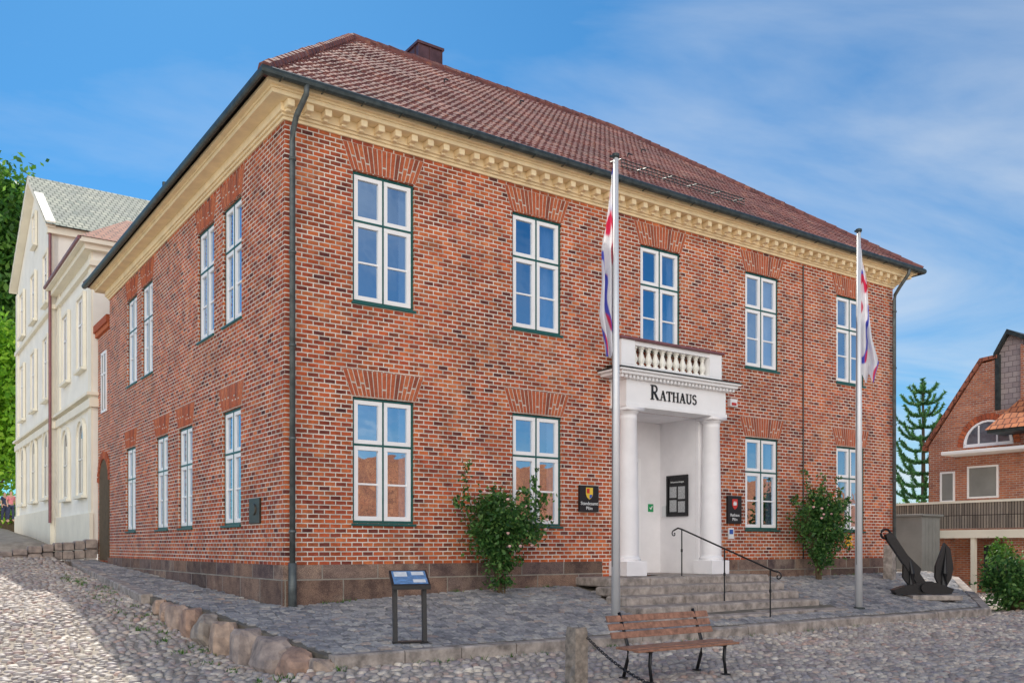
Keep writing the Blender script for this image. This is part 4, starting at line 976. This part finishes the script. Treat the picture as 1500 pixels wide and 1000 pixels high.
p=MB(); p.box(-1.99,-1.86,-4,4.95,3.45,3.53); p.build('handrail','trim',bal)
for ua_,ub2 in ((2.65,3.35),(-.05,.65),(-2.55,-1.85)):
    p=MB(); p.box(-1.6,-1.3,ua_,ub2,gz0,2.29); p.build('brick_pier','brick_new',RH)
p=MB(); p.box(-1.62,-1.32,-3.9,4.7,gz0,.55); p.build('parapet','brick_new',RH)
for yy in (3.9,1.7,-.8):
    gd=MB(); gd.box(-.03,.0-.003,yy-.5,yy+.5,gz0,1.9); gd.build('dark_opening','dark',RH)  # flat dark panels painted as the shade of openings under the balcony
X=(1341-750)/1342*34; t,u=loc_of(X,34); s=thing('garden_shed','grey panelled shed with flat roof beside the balcony house','shed',t,u,0)
p=MB(); p.box(-.6,.6,-.6,.7,0,2.95)
for k in range(6): p.box(-.6+k*.23,-.58+k*.23,-.612,-.6,0.1,2.9)
p.build('wall','greypanel',s); p=MB(); p.box(-.68,.68,-.7,.8,2.95,3.03,.01); p.build('roof','greypanel',s)
X=(1400-750)/1342*52; t,u=loc_of(X,52); s=thing('garden_hedge','clipped dark green hedge closing the view behind the shed','hedge',t,u,0,-ROT)
p=MB(); p.box(-9,9,-.4,.4,0,1.5); p.build('stem','stem',s)
l=MB()
for k in range(18): leaves(l,(-8.5+k,0,1.2),(.9,.8,1.3),420,.1,14,.3)
l.build('foliage','leaf_tree',s,uv=False)
for i,(ta_,tb_,lab) in enumerate(((4,26,'low rendered house with orange roof across the street, nearest the camera'),(26.1,41,'low brick house with orange roof across the street, middle one of three'),(41.1,66,'long low house with orange roof across the street, farthest of three'))):
    s=thing('street_house',lab,'building',ta_,-31,0,group='houses across the street'); W_=tb_-ta_
    p=MB(); p.box(0,W_,-8,0,-.3,3.0); p.prism([(-8,3.0),(0,3.0),(-4,7.4)],'x',0,W_); p.build('wall','creamwall' if i!=1 else 'brick_new',s)
    p=MB(); p.quad((-.05,.4,2.6),(W_+.05,.4,2.6),(W_+.05,-4,7.5),(-.05,-4,7.5)); p.quad((-.05,-8.4,2.6),(W_+.05,-8.4,2.6),(W_+.05,-4,7.5),(-.05,-4,7.5)); p.build('roof','orange_roof',s)
    for k in range(int(W_/2.6)):
        f=MB(); xx=1.3+k*2.6; f.box(xx-.5,xx+.5,0,.04,.9,2.3); fw=f.build('window','white',s); g_=MB(); g_.box(xx-.42,xx+.42,.041,.05,.98,2.22); g_.build('pane','paneblue',fw)
# ---------------------------------------------------------------- light
SE=math.radians(46); sd=Vector((-.34,.94,0)).normalized()
d=Vector((sd.x*math.cos(SE),sd.y*math.cos(SE),math.sin(SE)))
sl=bpy.data.lights.new('sun','SUN'); sl.energy=5.0; sl.angle=math.radians(.5); sl.color=(1,.94,.83)
so=bpy.data.objects.new('sun',sl); C.objects.link(so); so.rotation_euler=d.to_track_quat('Z','Y').to_euler()
wd_=bpy.data.worlds.new('World'); bpy.context.scene.world=wd_; wd_.use_nodes=True; nt=wd_.node_tree
for n in list(nt.nodes): nt.nodes.remove(n)
out=N(nt,'ShaderNodeOutputWorld'); bg=N(nt,'ShaderNodeBackground'); bg2=N(nt,'ShaderNodeBackground'); mx=N(nt,'ShaderNodeMixShader')
sky=N(nt,'ShaderNodeTexSky'); sky.sky_type='NISHITA'; sky.sun_disc=False; sky.sun_elevation=SE; sky.sun_rotation=math.atan2(sd.x,sd.y); sky.air_density=1.0; sky.dust_density=.2; sky.ozone_density=3
tint=mixc(nt,1.0,sky.outputs[0],(.25,.60,.78),'MULTIPLY')
nt.links.new(tint,bg.inputs[0]); bg.inputs[1].default_value=.15
tc=N(nt,'ShaderNodeTexCoord'); sp=N(nt,'ShaderNodeSeparateXYZ'); nt.links.new(tc.outputs['Generated'],sp.inputs[0])
def mth(op,a,b=None,cl=False):
    n=N(nt,'ShaderNodeMath',operation=op); n.use_clamp=cl
    for i,s in enumerate((a,b)):
        if s is None: continue
        if isinstance(s,(int,float)): n.inputs[i].default_value=s
        else: nt.links.new(s,n.inputs[i])
    return n.outputs[0]
zz=mth('ADD',mth('ABSOLUTE',sp.outputs[2]),.18)
cx_=mth('DIVIDE',sp.outputs[0],zz); cy_=mth('DIVIDE',sp.outputs[1],zz)
cv=N(nt,'ShaderNodeCombineXYZ'); nt.links.new(cx_,cv.inputs[0]); nt.links.new(cy_,cv.inputs[1])
mp=N(nt,'ShaderNodeMapping'); mp.inputs['Location'].default_value=(.6,.3,0); mp.inputs['Rotation'].default_value=(0,0,-.45); mp.inputs['Scale'].default_value=(.5,1.35,1); nt.links.new(cv.outputs[0],mp.inputs[0])
nz=N(nt,'ShaderNodeTexNoise'); nz.inputs['Scale'].default_value=1.0; nz.inputs['Detail'].default_value=8; nz.inputs['Roughness'].default_value=.56; nz.inputs['Distortion'].default_value=.8; nt.links.new(mp.outputs[0],nz.inputs['Vector'])
xb=mth('MULTIPLY',mth('MULTIPLY',sp.outputs[0],mth('SUBTRACT',1.0,mth('ABSOLUTE',sp.outputs[0]))),.66)
f=mth('ADD',nz.outputs['Fac'],mth('MAXIMUM',xb,-.03)); f=mth('SUBTRACT',f,mth('MULTIPLY',sp.outputs[2],.28)); f=mth('MULTIPLY',mth('SUBTRACT',f,.38),2.3,True); f=mth('MULTIPLY',f,.88)
back=mth('MULTIPLY',mth('SUBTRACT',mth('MULTIPLY',sp.outputs[1],-1.0),.42),2.6,True)  # unseen bright cloud bank added behind camera as fill for the shaded facade
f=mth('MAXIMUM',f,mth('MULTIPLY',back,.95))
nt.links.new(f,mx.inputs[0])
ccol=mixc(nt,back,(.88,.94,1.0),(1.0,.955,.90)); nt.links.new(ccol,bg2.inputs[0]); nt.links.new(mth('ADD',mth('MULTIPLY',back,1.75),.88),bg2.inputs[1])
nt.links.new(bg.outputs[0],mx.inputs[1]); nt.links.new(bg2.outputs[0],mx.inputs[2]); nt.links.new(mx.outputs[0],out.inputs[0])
# ---------------------------------------------------------------- camera
cam=bpy.data.cameras.new('camera'); cam.sensor_width=36; cam.lens=1342/1500*36; cam.shift_y=(800-500)/1500; cam.clip_end=2000
co=bpy.data.objects.new('camera',cam); C.objects.link(co); co.location=(0,0,EYE); co.rotation_euler=(PI/2,0,0)
bpy.context.scene.camera=co
vs_=bpy.context.scene.view_settings; vs_.view_transform='Standard'; vs_.look='None'; vs_.exposure=0; vs_.gamma=1
